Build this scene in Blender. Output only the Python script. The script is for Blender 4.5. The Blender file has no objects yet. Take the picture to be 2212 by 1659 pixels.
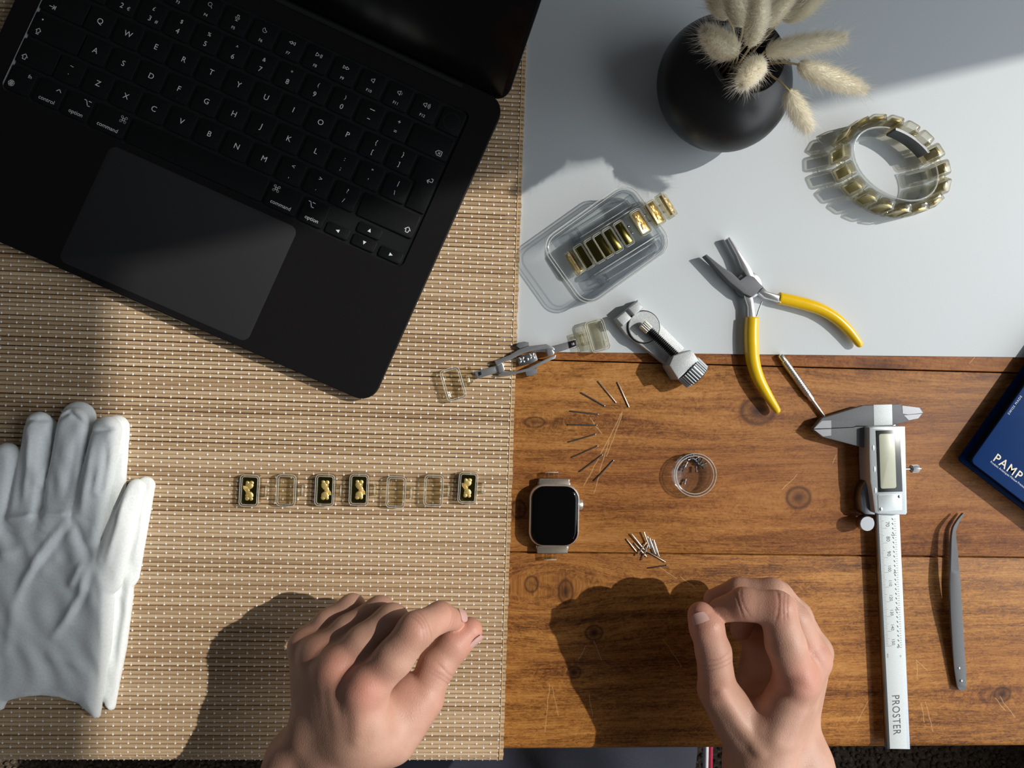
import bpy, bmesh, math, random
import numpy as np
from mathutils import Vector, Matrix

random.seed(7)
rng = np.random.default_rng(7)
scene = bpy.context.scene
COL = scene.collection
MM = 0.001

# ------------------------------------------------------------------ camera
F_PX, CX, CY = 1540.0, 1106.0, 829.5          # focal length in pixels of the 2212x1659 frame
TILT = math.radians(3.5)
CAM_H = 475.0                                  # mm above the table
cam_data = bpy.data.cameras.new('camera')
cam_data.sensor_fit = 'HORIZONTAL'
cam_data.sensor_width = 36.0
cam_data.lens = 36.0 * F_PX / 2212.0
cam_data.clip_start = 0.01
cam_data.clip_end = 50
cam = bpy.data.objects.new('camera', cam_data)
cam.location = (0, 0, CAM_H * MM)
cam.rotation_euler = (0, -TILT, 0)
COL.objects.link(cam)
scene.camera = cam


def P(px, py, z=0.0):
    """point of the photograph -> world point (mm) at height z (mm) above the table"""
    a, b = (px - CX) / F_PX, -(py - CY) / F_PX
    c, s = math.cos(TILT), math.sin(TILT)
    d = (a * c + s, b, a * s - c)
    t = (z - CAM_H) / d[2]
    return Vector((d[0] * t, d[1] * t, z))


# ------------------------------------------------------------------ light
view = scene.view_settings
view.view_transform = 'Standard'
view.look = 'None'
view.gamma = 1.0
view.use_curve_mapping = False
view.exposure = 0.0
scene.cycles.transparent_max_bounces = 64
scene.cycles.max_bounces = 10

world = bpy.data.worlds.new('room_light')
scene.world = world
world.use_nodes = True
wbg = world.node_tree.nodes['Background']
wbg.inputs['Color'].default_value = (0.72, 0.74, 0.78, 1)
wbg.inputs['Strength'].default_value = 0.09

# the sun patch on the table gives the sun's azimuth and the window's jamb and head
SUN_ELEV = math.radians(43.5)
EDGE_A, EDGE_B, EDGE_C = P(238, 592, 2), P(2212, 124, 2), P(196, 1560, 2)
AZ = (EDGE_B - EDGE_A); AZ.z = 0; AZ.normalize()
SUN_DIR = Vector((AZ.x * math.cos(SUN_ELEV), AZ.y * math.cos(SUN_ELEV), math.sin(SUN_ELEV)))
sun_data = bpy.data.lights.new('sun', 'SUN')
sun_data.energy = 2.85
sun_data.angle = math.radians(0.53)
sun_data.color = (1.0, 0.955, 0.89)
sun = bpy.data.objects.new('sun', sun_data)
sun.rotation_euler = SUN_DIR.to_track_quat('Z', 'Y').to_euler()
sun.location = SUN_DIR * 3
COL.objects.link(sun)

WALL_X = 1190.0
JAMB = EDGE_A + AZ * ((WALL_X - EDGE_A.x) / AZ.x)          # foot of the window's far jamb
HEAD_Z = math.tan(SUN_ELEV) * (JAMB - EDGE_A).length
WALL_DIR = (EDGE_A - EDGE_C); WALL_DIR.z = 0; WALL_DIR.normalize()   # along the wall, away from the user
WIN_W, SILL_Z = 1500.0, 120.0
WALL_N = Vector((WALL_DIR.y, -WALL_DIR.x, 0))              # pointing outdoors
sky_data = bpy.data.lights.new('window_daylight', 'AREA')
sky_data.shape = 'RECTANGLE'
sky_data.size = WIN_W * MM
sky_data.size_y = (HEAD_Z - SILL_Z) * MM
sky_data.energy = 17.5
sky_data.color = (0.89, 0.945, 1.0)
sky = bpy.data.objects.new('window_daylight', sky_data)
wc = JAMB - WALL_DIR * (WIN_W / 2) - WALL_N * 20
sky.location = Vector((wc.x, wc.y, (HEAD_Z + SILL_Z) / 2)) * MM
sky.rotation_euler = Matrix((WALL_DIR, Vector((0, 0, 1)), WALL_N)).transposed().to_euler()
COL.objects.link(sky)
# ------------------------------------------------------------------ helpers
class MB:
    """collects geometry in millimetres and links it as one mesh object"""
    def __init__(self, M=None):
        self.v, self.f = [], []
        self.M = M or Matrix.Identity(4)

    def add(self, verts, faces):
        o = len(self.v)
        M = self.M
        self.v += [M @ Vector(p) for p in verts]
        self.f += [tuple(i + o for i in f) for f in faces]
        return self

    def loops(self, rings, cap0=True, cap1=True, closed=True):
        n = len(rings[0]); verts = [p for r in rings for p in r]; faces = []
        m = n if closed else n - 1
        for k in range(len(rings) - 1):
            for i in range(m):
                j = (i + 1) % n
                faces.append((k * n + i, k * n + j, (k + 1) * n + j, (k + 1) * n + i))
        if cap0: faces.append(tuple(range(n - 1, -1, -1)))
        if cap1: faces.append(tuple(range((len(rings) - 1) * n, len(rings) * n)))
        return self.add(verts, faces)

    def prism(self, poly, z0, z1, bev=0.0, bot=0.0):
        """outline (x, y) extruded from z0 to z1, top edge rounded by bev, bottom by bot"""
        pts = [Vector((p[0], p[1])) for p in poly]
        area = sum(pts[i - 1].x * pts[i].y - pts[i].x * pts[i - 1].y for i in range(len(pts)))
        if area < 0: pts.reverse()
        n = len(pts); nrm = []
        for i in range(n):
            a = (pts[i] - pts[i - 1]); b = (pts[(i + 1) % n] - pts[i])
            a = a.normalized() if a.length > 1e-9 else b.normalized()
            b = b.normalized() if b.length > 1e-9 else a
            na, nb = Vector((a.y, -a.x)), Vector((b.y, -b.x))
            s = na + nb
            s = s / max(0.35, s.dot(na)) if s.length > 1e-6 else na
            nrm.append(s)
        def ring(off, z): return [(p.x - q.x * off, p.y - q.y * off, z) for p, q in zip(pts, nrm)]
        R = []
        if bot > 0: R += [ring(bot, z0), ring(bot * .3, z0 + bot * .3), ring(0, z0 + bot)]
        else: R += [ring(0, z0)]
        if bev > 0: R += [ring(0, z1 - bev), ring(bev * .3, z1 - bev * .3), ring(bev, z1)]
        else: R += [ring(0, z1)]
        return self.loops(R)

    def box(self, c, s, bev=0.0, rot=0.0):
        x, y = s[0] / 2, s[1] / 2
        co, si = math.cos(rot), math.sin(rot)
        poly = [(c[0] + a * co - b * si, c[1] + a * si + b * co) for a, b in ((-x, -y), (x, -y), (x, y), (-x, y))]
        return self.prism(poly, c[2] - s[2] / 2, c[2] + s[2] / 2, bev)

    def tube(self, path, rad, seg=12, flat=1.0, up=(0, 0, 1), cap=True, round_end=False):
        """sweep; flat squashes the section along the 'up' direction"""
        pts = [Vector(p) for p in path]
        if not hasattr(rad, '__len__'): rad = [rad] * len(pts)
        rad = list(rad)
        if round_end:
            def cap_pts(p, d, r):
                return [(p + d * r * math.sin(a), r * max(.08, math.cos(a))) for a in (1.45, 1.1, .7, .35)]
            d0 = (pts[0] - pts[1]).normalized(); d1 = (pts[-1] - pts[-2]).normalized()
            A = cap_pts(pts[0], d0, rad[0]); B = cap_pts(pts[-1], d1, rad[-1])[::-1]
            pts = [a[0] for a in A] + pts + [b[0] for b in B]
            rad = [a[1] for a in A] + rad + [b[1] for b in B]
        rings = []; up = Vector(up)
        for i, p in enumerate(pts):
            t = (pts[min(i + 1, len(pts) - 1)] - pts[max(i - 1, 0)])
            t = t.normalized() if t.length > 1e-9 else Vector((1, 0, 0))
            s = t.cross(up)
            if s.length < 1e-4: s = t.cross(Vector((0.3, 1, 0.1)))
            s.normalize(); u = s.cross(t).normalized()
            rings.append([p + s * (rad[i] * math.cos(a)) + u * (rad[i] * flat * math.sin(a))
                          for a in (2 * math.pi * k / seg for k in range(seg))])
        return self.loops(rings, cap, cap)

    def lathe(self, prof, c=(0, 0, 0), seg=32, axis=None, cap0=True, cap1=True):
        """profile of (radius, height); axis = direction of the height"""
        if axis is None: X, Y, Z = Vector((1, 0, 0)), Vector((0, 1, 0)), Vector((0, 0, 1))
        else:
            Z = Vector(axis).normalized()
            X = Z.cross(Vector((0, 0, 1)) if abs(Z.z) < .9 else Vector((1, 0, 0))).normalized(); Y = Z.cross(X)
        c = Vector(c)
        rings = [[c + X * (r * math.cos(a)) + Y * (r * math.sin(a)) + Z * h for a in (2 * math.pi * k / seg for k in range(seg))] for r, h in prof]
        return self.loops(rings, cap0, cap1)

    def ell(self, c, r, seg=12, rings=8, R=None):
        c = Vector(c); R = R or Matrix.Identity(3); out = []
        for k in range(1, rings):
            t = math.pi * k / rings
            out.append([c + R @ Vector((r[0] * math.sin(t) * math.cos(a), r[1] * math.sin(t) * math.sin(a), -r[2] * math.cos(t)))
                        for a in (2 * math.pi * j / seg for j in range(seg))])
        return self.loops(out)

    def ribbon(self, line, width, thick):
        """thick strip along (x, y, z) points, width across the table plane"""
        L = [Vector(p) for p in line]
        if not hasattr(width, '__len__'): width = [width] * len(L)
        rings = []
        for i, p in enumerate(L):
            t = L[min(i + 1, len(L) - 1)] - L[max(i - 1, 0)]
            s = Vector((t.y, -t.x, 0)).normalized() * (width[i] / 2)
            h = Vector((0, 0, thick / 2)); b = s * .86
            rings.append([p - s - h * .5, p - b - h, p + b - h, p + s - h * .5, p + s + h * .5, p + b + h, p - b + h, p - s + h * .5])
        return self.loops(rings)

    def strokes(self, lines, w, z):
        """flat print: poly-lines of width w at height z"""
        for ln in lines:
            for a, b in zip(ln[:-1], ln[1:]):
                a, b = Vector((a[0], a[1])), Vector((b[0], b[1]))
                d = (b - a)
                if d.length < 1e-6: d = Vector((1e-3, 0))
                d.normalize(); n = Vector((-d.y, d.x)) * w / 2; e = d * w * .35
                q = [a - e + n, a - e - n, b + e - n, b + e + n]
                self.add([(p.x, p.y, z) for p in q], [(0, 1, 2, 3)])
        return self

    def text(self, s, size, x, y, z, rot=0.0, align='CENTER', stretch=1.0, spacing=1.0, bold=0.0):
        vs, fs = text_geo(s, align, spacing, bold)
        co, si = math.cos(rot), math.sin(rot)
        vv = []
        for a, b in vs:
            a, b = a * size * stretch, b * size
            vv.append((x + a * co - b * si, y + a * si + b * co, z))
        return self.add(vv, fs)

    def build(self, name, mat, parent=None, smooth=35, origin=None):
        o0 = Vector(origin) if origin is not None else (ROOT.get(parent.name, Vector((0, 0, 0))) if parent else Vector((0, 0, 0)))
        me = bpy.data.meshes.new(name)
        me.from_pydata([((p - o0) * MM)[:] for p in self.v], [], self.f)
        me.update()
        if smooth:
            me.shade_smooth()
            if smooth < 180: me.set_sharp_from_angle(angle=math.radians(smooth))
        me.materials.append(mat)
        ob = bpy.data.objects.new(name, me)
        COL.objects.link(ob)
        if parent is not None:
            ob.parent = parent; ROOT[ob.name] = o0
        else:
            ob.location = o0 * MM; ROOT[ob.name] = o0
        return ob


ROOT = {}
_tc = {}


def text_geo(s, align='CENTER', spacing=1.0, bold=0.0):
    key = (s, align, spacing, bold)
    if key not in _tc:
        cu = bpy.data.curves.new('text_tmp', 'FONT')
        cu.body = s; cu.size = 1.0; cu.align_x = align; cu.align_y = 'CENTER' if align == 'CENTER' else 'BOTTOM_BASELINE'
        cu.space_character = spacing; cu.offset = bold; cu.resolution_u = 3
        ob = bpy.data.objects.new('text_tmp', cu); COL.objects.link(ob)
        dg = bpy.context.evaluated_depsgraph_get()
        me = bpy.data.meshes.new_from_object(ob.evaluated_get(dg))
        _tc[key] = ([(v.co.x, v.co.y) for v in me.vertices], [tuple(p.vertices) for p in me.polygons])
        bpy.data.objects.remove(ob); bpy.data.curves.remove(cu); bpy.data.meshes.remove(me)
    return _tc[key]


def tag(o, label=None, cat=None, group=None, kind=None):
    if label: o['label'] = label
    if cat: o['category'] = cat
    if group: o['group'] = group
    if kind: o['kind'] = kind
    return o


def thing(name, label, cat, loc, group=None, rot=0.0):
    """an Empty at the thing's base (mm); parts built in world millimetres unless rot is used"""
    o = bpy.data.objects.new(name, None)
    o.empty_display_size = 0.01
    COL.objects.link(o)
    o.location = Vector(loc) * MM
    o.rotation_euler = (0, 0, rot)
    ROOT[o.name] = Vector(loc) if rot == 0 else Vector((0, 0, 0))
    return tag(o, label, cat, group)


def copy_tree(o, parent=None):
    c = o.copy(); COL.objects.link(c)
    if parent is not None: c.parent = parent
    for ch in list(o.children): copy_tree(ch, c)
    return c


def pxpoly(pts, z):
    return [(lambda q: (q.x, q.y))(P(x, y, z)) for x, y in pts]


def rrect(cx, cy, w, h, r, n=5, rot=0.0):
    out = []
    for sx, sy, a0 in ((1, -1, -90), (1, 1, 0), (-1, 1, 90), (-1, -1, 180)):
        for k in range(n + 1):
            a = math.radians(a0 + 90 * k / n)
            out.append((sx * (w / 2 - r) + r * math.cos(a), sy * (h / 2 - r) + r * math.sin(a)))
    co, si = math.cos(rot), math.sin(rot)
    return [(cx + a * co - b * si, cy + a * si + b * co) for a, b in out]


def smooth_line(pts, n=6):
    """Catmull-Rom through points"""
    L = [Vector(p) for p in pts]; out = []
    for i in range(len(L) - 1):
        a, b, c, d = L[max(i - 1, 0)], L[i], L[i + 1], L[min(i + 2, len(L) - 1)]
        for k in range(n):
            t = k / n
            out.append(.5 * ((2 * b) + (c - a) * t + (2 * a - 5 * b + 4 * c - d) * t * t + (3 * b - a - 3 * c + d) * t ** 3))
    out.append(L[-1])
    return out


# ------------------------------------------------------------------ materials
class N:
    """small node-tree writer"""
    def __init__(self, name):
        self.mat = bpy.data.materials.new(name); self.mat.use_nodes = True
        self.t = self.mat.node_tree
        self.bsdf = self.t.nodes['Principled BSDF']
        self.out = self.t.nodes['Material Output']

    def n(self, typ, **kw):
        nd = self.t.nodes.new(typ)
        for k, v in kw.items(): setattr(nd, k, v)
        return nd

    def link(self, a, b): self.t.links.new(a, b)

    def val(self, sock, v):
        if hasattr(v, 'links') or hasattr(v, 'is_output'): self.link(v, sock)
        else: sock.default_value = v

    def math(self, op, a, b=0.0, c=None):
        nd = self.n('ShaderNodeMath', operation=op)
        self.val(nd.inputs[0], a); self.val(nd.inputs[1], b)
        if c is not None: self.val(nd.inputs[2], c)
        return nd.outputs[0]

    def mix(self, fac, a, b, mode='MIX'):
        nd = self.n('ShaderNodeMix', data_type='RGBA', blend_type=mode)
        self.val(nd.inputs[0], fac)
        for s, v in ((nd.inputs[6], a), (nd.inputs[7], b)):
            self.val(s, v if hasattr(v, 'links') else (*v, 1) if len(v) == 3 else v)
        return nd.outputs[2]

    def noise(self, vec, scale, detail=3, rough=.55, dist=0.0):
        nd = self.n('ShaderNodeTexNoise')
        if vec is not None: self.link(vec, nd.inputs['Vector'])
        nd.inputs['Scale'].default_value = scale; nd.inputs['Detail'].default_value = detail
        nd.inputs['Roughness'].default_value = rough; nd.inputs['Distortion'].default_value = dist
        return nd.outputs['Fac']

    def ramp(self, fac, stops):
        nd = self.n('ShaderNodeValToRGB')
        self.link(fac, nd.inputs[0])
        el = nd.color_ramp.elements
        while len(el) < len(stops): el.new(0.5)
        for e, (p, c) in zip(el, stops):
            e.position = p; e.color = (*c, 1) if hasattr(c, '__len__') else (c, c, c, 1)
        return nd.outputs[0]

    def coord(self, kind='Object', scale=None):
        if kind == 'World': out = self.n('ShaderNodeNewGeometry').outputs['Position']
        else: out = self.n('ShaderNodeTexCoord').outputs[kind]
        if scale:
            m = self.n('ShaderNodeMapping'); m.inputs['Scale'].default_value = scale
            self.link(out, m.inputs[0]); out = m.outputs[0]
        return out

    def bump(self, h, strength=.2, dist=.0005):
        nd = self.n('ShaderNodeBump')
        nd.inputs['Strength'].default_value = strength; nd.inputs['Distance'].default_value = dist
        self.link(h, nd.inputs['Height']); self.link(nd.outputs[0], self.bsdf.inputs['Normal'])

    def set(self, **kw):
        names = dict(color='Base Color', rough='Roughness', metal='Metallic', spec='Specular IOR Level', coat='Coat Weight', coat_rough='Coat Roughness',
                     sheen='Sheen Weight', sss='Subsurface Weight', trans='Transmission Weight', ior='IOR', aniso='Anisotropic')
        for k, v in kw.items():
            s = self.bsdf.inputs[names[k]]
            if k == 'color' and not hasattr(v, 'links'): v = (*v, 1)
            self.val(s, v)
        return self


def plain(name, color, rough=.5, metal=0.0, var=.08, scale=300, bump=0.0, spec=.5, **kw):
    """principled material with fine noise in tone and relief"""
    m = N(name)
    f = m.noise(m.coord('Object'), scale, 3)
    lo = tuple(max(0, c * (1 - var)) for c in color); hi = tuple(min(1, c * (1 + var)) for c in color)
    m.set(color=m.ramp(f, [(.3, lo), (.7, hi)]), rough=rough, metal=metal, spec=spec, **kw)
    if bump: m.bump(f, bump, .0004)
    return m.mat


def clear(name, tint, edge, glass=.15, rough=.06, edge_pow=.35, ior=1.45, gloss=.05, wall=.6):
    """clear plastic: most light goes straight through, walls seen edge-on are denser and mirror more, a little is bent"""
    m = N(name); m.t.nodes.remove(m.bsdf)
    lw = m.n('ShaderNodeLayerWeight'); lw.inputs['Blend'].default_value = edge_pow
    lf = m.n('ShaderNodeLayerWeight'); lf.inputs['Blend'].default_value = .5
    bp = m.n('ShaderNodeBump'); bp.inputs['Strength'].default_value = .25; bp.inputs['Distance'].default_value = .0004
    m.link(m.noise(m.coord('Object'), 420, 2), bp.inputs['Height'])
    col = m.mix(lw.outputs['Facing'], tint, edge)
    tr = m.n('ShaderNodeBsdfTransparent'); m.link(col, tr.inputs[0])
    gs = m.n('ShaderNodeBsdfGlossy'); gs.inputs['Roughness'].default_value = rough; m.link(bp.outputs[0], gs.inputs['Normal'])
    mg = m.n('ShaderNodeMixShader')
    m.link(m.math('MULTIPLY_ADD', m.math('POWER', lf.outputs['Facing'], 2.2), wall, gloss), mg.inputs[0])
    m.link(tr.outputs[0], mg.inputs[1]); m.link(gs.outputs[0], mg.inputs[2])
    gl = m.n('ShaderNodeBsdfGlass'); gl.inputs['Roughness'].default_value = .02; gl.inputs['IOR'].default_value = ior
    m.link(col, gl.inputs['Color'])
    mx = m.n('ShaderNodeMixShader'); mx.inputs[0].default_value = glass
    m.link(mg.outputs[0], mx.inputs[1]); m.link(gl.outputs[0], mx.inputs[2])
    m.link(mx.outputs[0], m.out.inputs[0])
    return m.mat


def fluffy(name, color):
    """dry plant hair: scatters light to both sides"""
    m = N(name); m.t.nodes.remove(m.bsdf)
    f = m.noise(m.coord('Object'), 300, 3)
    col = m.ramp(f, [(.3, tuple(c * .92 for c in color)), (.7, color)])
    d = m.n('ShaderNodeBsdfDiffuse'); t = m.n('ShaderNodeBsdfTranslucent'); x = m.n('ShaderNodeMixShader'); x.inputs[0].default_value = .45
    m.link(col, d.inputs[0]); m.link(col, t.inputs[0]); m.link(d.outputs[0], x.inputs[1]); m.link(t.outputs[0], x.inputs[2]); m.link(x.outputs[0], m.out.inputs[0])
    return m.mat


M = {}
M['white_sheet'] = plain('white_sheet', (.585, .62, .637), .6, var=.015, scale=900, bump=.03, spec=.15)
M['thread'] = plain('white_thread', (.86, .83, .78), .6, scale=2000)
M['thread_tan'] = plain('tan_thread', (.55, .36, .16), .7, scale=1500)
M['laptop'] = plain('midnight_aluminium', (.0082, .0074, .0078), .5, .0, var=.15, scale=2500, spec=.12, bump=.02)
M['trackpad'] = plain('trackpad_glass', (.024, .024, .025), .5, var=.06, scale=2500, spec=.15)
M['key'] = plain('key_black', (.005, .0056, .0058), .5, var=.2, scale=900, spec=.16)
M['well'] = plain('key_well', (.010, .012, .0122), .5, var=.15, scale=1200, spec=.15)
M['chamfer'] = plain('polished_chamfer', (.035, .038, .040), .3, .6, var=.1)
M['legend'] = plain('legend_print', (.72, .74, .74), .6, var=.02)
M['screen'] = plain('screen_glass', (.002, .002, .0022), .12, var=.05, spec=.3)
M['vase'] = plain('matte_black_ceramic', (.009, .0092, .01), .38, var=.2, scale=500, spec=.45, bump=.04)
M['stem'] = plain('dry_stem', (.55, .43, .24), .7, scale=800, var=.2)
M['fluff'] = fluffy('cream_fluff', (.985, .94, .82))
M['fluff_core'] = plain('cream_fluff_core', (.90, .83, .66), .9, scale=900, var=.15, bump=.4)
M['resin'] = clear('amber_clear_resin', (.985, .975, .93), (.66, .60, .42), .15)
M['box_clear'] = clear('clear_plastic', (.985, .99, .992), (.66, .70, .74), .12, edge_pow=.28, wall=.5)
def edge_glint_material():  # half-clear white for rim tubes: edge highlights of clear plastic painted as colour
    m = N('painted_edge_glint'); m.t.nodes.remove(m.bsdf)
    t = m.n('ShaderNodeBsdfTransparent'); t.inputs[0].default_value = (.97, .97, .95, 1)
    d = m.n('ShaderNodeBsdfPrincipled'); d.inputs['Roughness'].default_value = .18
    m.link(m.ramp(m.noise(m.coord('Object'), 500, 2), [(.3, (.80, .79, .73)), (.7, (.95, .95, .92))]), d.inputs['Base Color'])
    x = m.n('ShaderNodeMixShader'); x.inputs[0].default_value = .34
    m.link(t.outputs[0], x.inputs[1]); m.link(d.outputs[0], x.inputs[2]); m.link(x.outputs[0], m.out.inputs[0])
    return m.mat
M['edge'] = edge_glint_material()
M['bronze'] = plain('brown_steel', (.30, .26, .21), .35, .6, var=.1, scale=900)
M['gold_soft'] = plain('pale_gold', (.52, .43, .17), .3, .7, var=.1)
M['gold_field'] = plain('gold_field_dark_reflection', (.16, .135, .035), .12, 1.0, var=.03)  # dark olive base: the reflection of dark surroundings is put into the colour
M['gold'] = plain('gold', (.90, .66, .24), .45, .75, var=.08, scale=700, bump=.1)
M['gold_bright'] = plain('bright_gold', (.95, .70, .28), .22, 1.0, var=.05)
M['chrome'] = plain('chrome', (.82, .82, .82), .22, .9, var=.03)
M['steel'] = plain('steel', (.36, .37, .38), .3, 1.0, var=.06, scale=1500, bump=.03)
M['steel_dark'] = plain('dark_steel', (.20, .205, .215), .36, 1.0, var=.1, scale=1500)
M['steel_mat'] = plain('satin_steel', (.145, .15, .158), .5, .0, var=.08, scale=1800, bump=.05, spec=.15)
M['silver'] = plain('silver_pin', (.88, .87, .80), .28, 1.0, var=.04)
M['cast'] = plain('cast_grey_metal', (.46, .48, .48), .5, .2, var=.16, scale=1400, bump=.25)
M['black_metal'] = plain('black_oxide', (.012, .012, .013), .3, .3, var=.2)
M['black_plastic'] = plain('black_plastic', (.008, .009, .009), .3, var=.1)
M['satin_white'] = plain('speckled_satin_chrome', (.62, .67, .67), .6, .05, var=.12, scale=1800, bump=.1)
M['silver_paint'] = plain('silver_plastic', (.46, .50, .51), .38, .3, var=.05, scale=900)
M['lcd'] = plain('lcd_grey_green', (.40, .41, .30), .35, var=.03, scale=200)
M['ink'] = plain('dark_print', (.06, .065, .07), .6)
M['yellow'] = plain('yellow_grip', (.80, .50, .006), .22, var=.03, coat=.4, scale=200)
M['blue'] = plain('blue_cover', (.002, .028, .125), .42, var=.06, scale=150, spec=.08)
M['cream_print'] = plain('cream_print', (.72, .66, .50), .6)
M['white_print'] = plain('pale_print', (.60, .66, .72), .6)
M['cotton'] = plain('white_cotton', (.82, .85, .84), .9, var=.05, scale=700, bump=.25, sheen=.2)
M['navy'] = plain('navy_cloth', (.012, .014, .026), .85, var=.25, scale=800, bump=.3, sheen=.15)
M['red'] = plain('red_stripe', (.45, .02, .06), .8)
M['white_cloth'] = plain('white_stripe', (.7, .7, .7), .8)
M['nail'] = plain('finger_nail', (.58, .36, .31), .25, var=.05, scale=200)
M['crystal'] = plain('watch_crystal', (.0015, .0015, .0016), .06, var=.02, spec=.25)
M['watch_case'] = plain('starlight_aluminium', (.66, .60, .55), .35, .7, var=.03, scale=1500)
M['plaster'] = plain('wall_paint', (.72, .71, .68), .85, var=.03, scale=40, bump=.1)
M['frame_white'] = plain('white_window_frame', (.8, .8, .8), .4)
# ------------------------------------------------------------------ wood, bamboo, carpet, skin
def wood_material():
    m = N('stained_pine')
    sep = m.n('ShaderNodeSeparateXYZ'); m.link(m.coord('World'), sep.inputs[0])
    x, y = sep.outputs[0], sep.outputs[1]
    info = m.n('ShaderNodeObjectInfo').outputs['Random']
    knots = [(1637, 888, 12, 9), (1725, 1075, 8.5, 7.5), (1155, 912, 7, 3.5), (1222, 1278, 5, 8), (1283, 1367, 6, 5), (1240, 1452, 4.5, 4),
             (2165, 1500, 6, 5), (1148, 1262, 4.5, 5.5), (1120, 1100, 5, 6), (1900, 790, 26, 7)]
    vshift = y; mask = None; ring = None
    for i, (kx, ky, rx, ry) in enumerate(knots):
        c = P(kx, ky, 0) * MM
        dx = m.math('MULTIPLY', m.math('SUBTRACT', x, c.x), 1000 / rx)
        dyr = m.math('SUBTRACT', y, c.y)
        dy = m.math('MULTIPLY', dyr, 1000 / ry)
        d2 = m.math('ADD', m.math('MULTIPLY', dx, dx), m.math('MULTIPLY', dy, dy))
        d2f = m.math('ADD', m.math('MULTIPLY', m.math('MULTIPLY', dx, dx), .12), m.math('MULTIPLY', dy, dy))
        e = m.math('EXPONENT', m.math('MULTIPLY', d2f, -.10))
        vshift = m.math('SUBTRACT', vshift, m.math('MULTIPLY', m.math('MULTIPLY', dyr, e), .72))
        core = m.math('EXPONENT', m.math('MULTIPLY', d2, -2.2))
        core = m.math('MULTIPLY', core, (1.0, .85, .75, .9, 1.0, 1.0, 1.0, .5, .7, .6)[i])
        mask = core if mask is None else m.math('MAXIMUM', mask, core)
        rr = m.math('SUBTRACT', m.math('SQRT', d2), .95)
        rg = m.math('EXPONENT', m.math('MULTIPLY', m.math('MULTIPLY', rr, rr), -34))
        if i < 9: ring = rg if ring is None else m.math('MAXIMUM', ring, rg)
    comb = m.n('ShaderNodeCombineXYZ')
    m.link(m.math('ADD', x, m.math('MULTIPLY', info, 3.0)), comb.inputs[0]); m.link(vshift, comb.inputs[1])
    def mapped(sx, sy):
        mp = m.n('ShaderNodeMapping'); mp.inputs['Scale'].default_value = (sx, sy, 1)
        m.link(comb.outputs[0], mp.inputs[0]); return mp.outputs[0]
    big = m.noise(mapped(2.6, 15), 1, 5, .55, 1.1)
    mid = m.noise(mapped(9, 170), 1, 4, .62, .4)
    fine = m.noise(mapped(60, 1100), 1, 3, .6)
    mott = m.noise(mapped(230, 480), 1, 4, .65, 1.6)
    # growth rings: bands that follow the shifted grain
    band = m.math('SINE', m.math('ADD', m.math('MULTIPLY', vshift, 330), m.math('MULTIPLY', big, 26)))
    band = m.math('MULTIPLY_ADD', band, .5, .5)
    def cen(v, k): return m.math('MULTIPLY', m.math('SUBTRACT', v, .5), k)
    t = m.math('ADD', cen(big, .62), cen(mid, .62))
    t = m.math('ADD', t, cen(fine, .55)); t = m.math('ADD', t, cen(mott, .75)); t = m.math('ADD', t, cen(band, .10))
    t = m.math('ADD', t, .5)
    col = m.ramp(t, [(.18, (.048, .016, .006)), (.36, (.165, .062, .015)), (.50, (.30, .124, .028)), (.62, (.40, .178, .043)), (.80, (.50, .25, .075))])
    oc = m.n('ShaderNodeObjectInfo').outputs['Color']
    col = m.mix(1.0, col, oc, 'MULTIPLY')
    # red-brown tint in broad streaks
    tint = m.noise(mapped(1.2, 9), 1, 3, .5, .4)
    col = m.mix(m.math('MULTIPLY', m.ramp(tint, [(.45, 0.0), (.7, 1.0)]), .38), col, (.22, .062, .018))
    col = m.mix(mask, col, (.035, .012, .006))
    col = m.mix(m.math('MULTIPLY', ring, .72), col, (.045, .014, .006))
    # pale scratches
    segs = [((1345, 890), (1262, 1050)), ((1345, 893), (1310, 985)), ((1316, 950), (1283, 1065)), ((1275, 903), (1300, 935)), ((1690, 1058), (1722, 1025)),
            ((1800, 1000), (1806, 982)), ((1980, 1428), (1982, 1465)), ((1979, 1425), (2002, 1448)), ((2000, 1515), (2015, 1580)), ((1990, 1520), (1997, 1560)),
            ((2150, 1508), (2172, 1535)), ((2160, 1505), (2192, 1550)), ((1187, 1480), (1178, 1580)), ((1192, 1485), (1207, 1545)), ((1265, 1395), (1250, 1425)),
            ((1283, 1385), (1300, 1425)), ((1470, 1245), (1500, 1268)), ((2095, 785), (2108, 768)), ((1273, 1500), (1280, 1548)), ((1432, 1380), (1472, 1440)),
            ((1852, 1560), (1880, 1508)), ((1420, 1222), (1462, 1250))]
    sc = None
    wob = m.math('MULTIPLY', m.math('SUBTRACT', m.noise(m.coord('World'), 120, 2), .5), .0022)
    for a, b in segs:
        A, B = P(*a, 0) * MM, P(*b, 0) * MM; d = B - A; L = d.length; d /= L
        ux, uy = m.math('SUBTRACT', x, A.x), m.math('SUBTRACT', y, A.y)
        al = m.math('ADD', m.math('MULTIPLY', ux, d.x), m.math('MULTIPLY', uy, d.y))
        cl = m.math('MINIMUM', m.math('MAXIMUM', al, 0.0), L)
        da = m.math('SUBTRACT', al, cl)
        pe = m.math('ADD', m.math('SUBTRACT', m.math('MULTIPLY', ux, d.y), m.math('MULTIPLY', uy, d.x)), wob)
        dd = m.math('ADD', m.math('MULTIPLY', da, da), m.math('MULTIPLY', pe, pe))
        s = m.math('EXPONENT', m.math('MULTIPLY', dd, -1 / (.00026 ** 2)))
        sc = s if sc is None else m.math('MAXIMUM', sc, s)
    col = m.mix(m.math('MULTIPLY', sc, .62), col, (.62, .38, .17))
    m.set(color=col, rough=m.math('MULTIPLY_ADD', mott, .25, .36), spec=.18)
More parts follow.
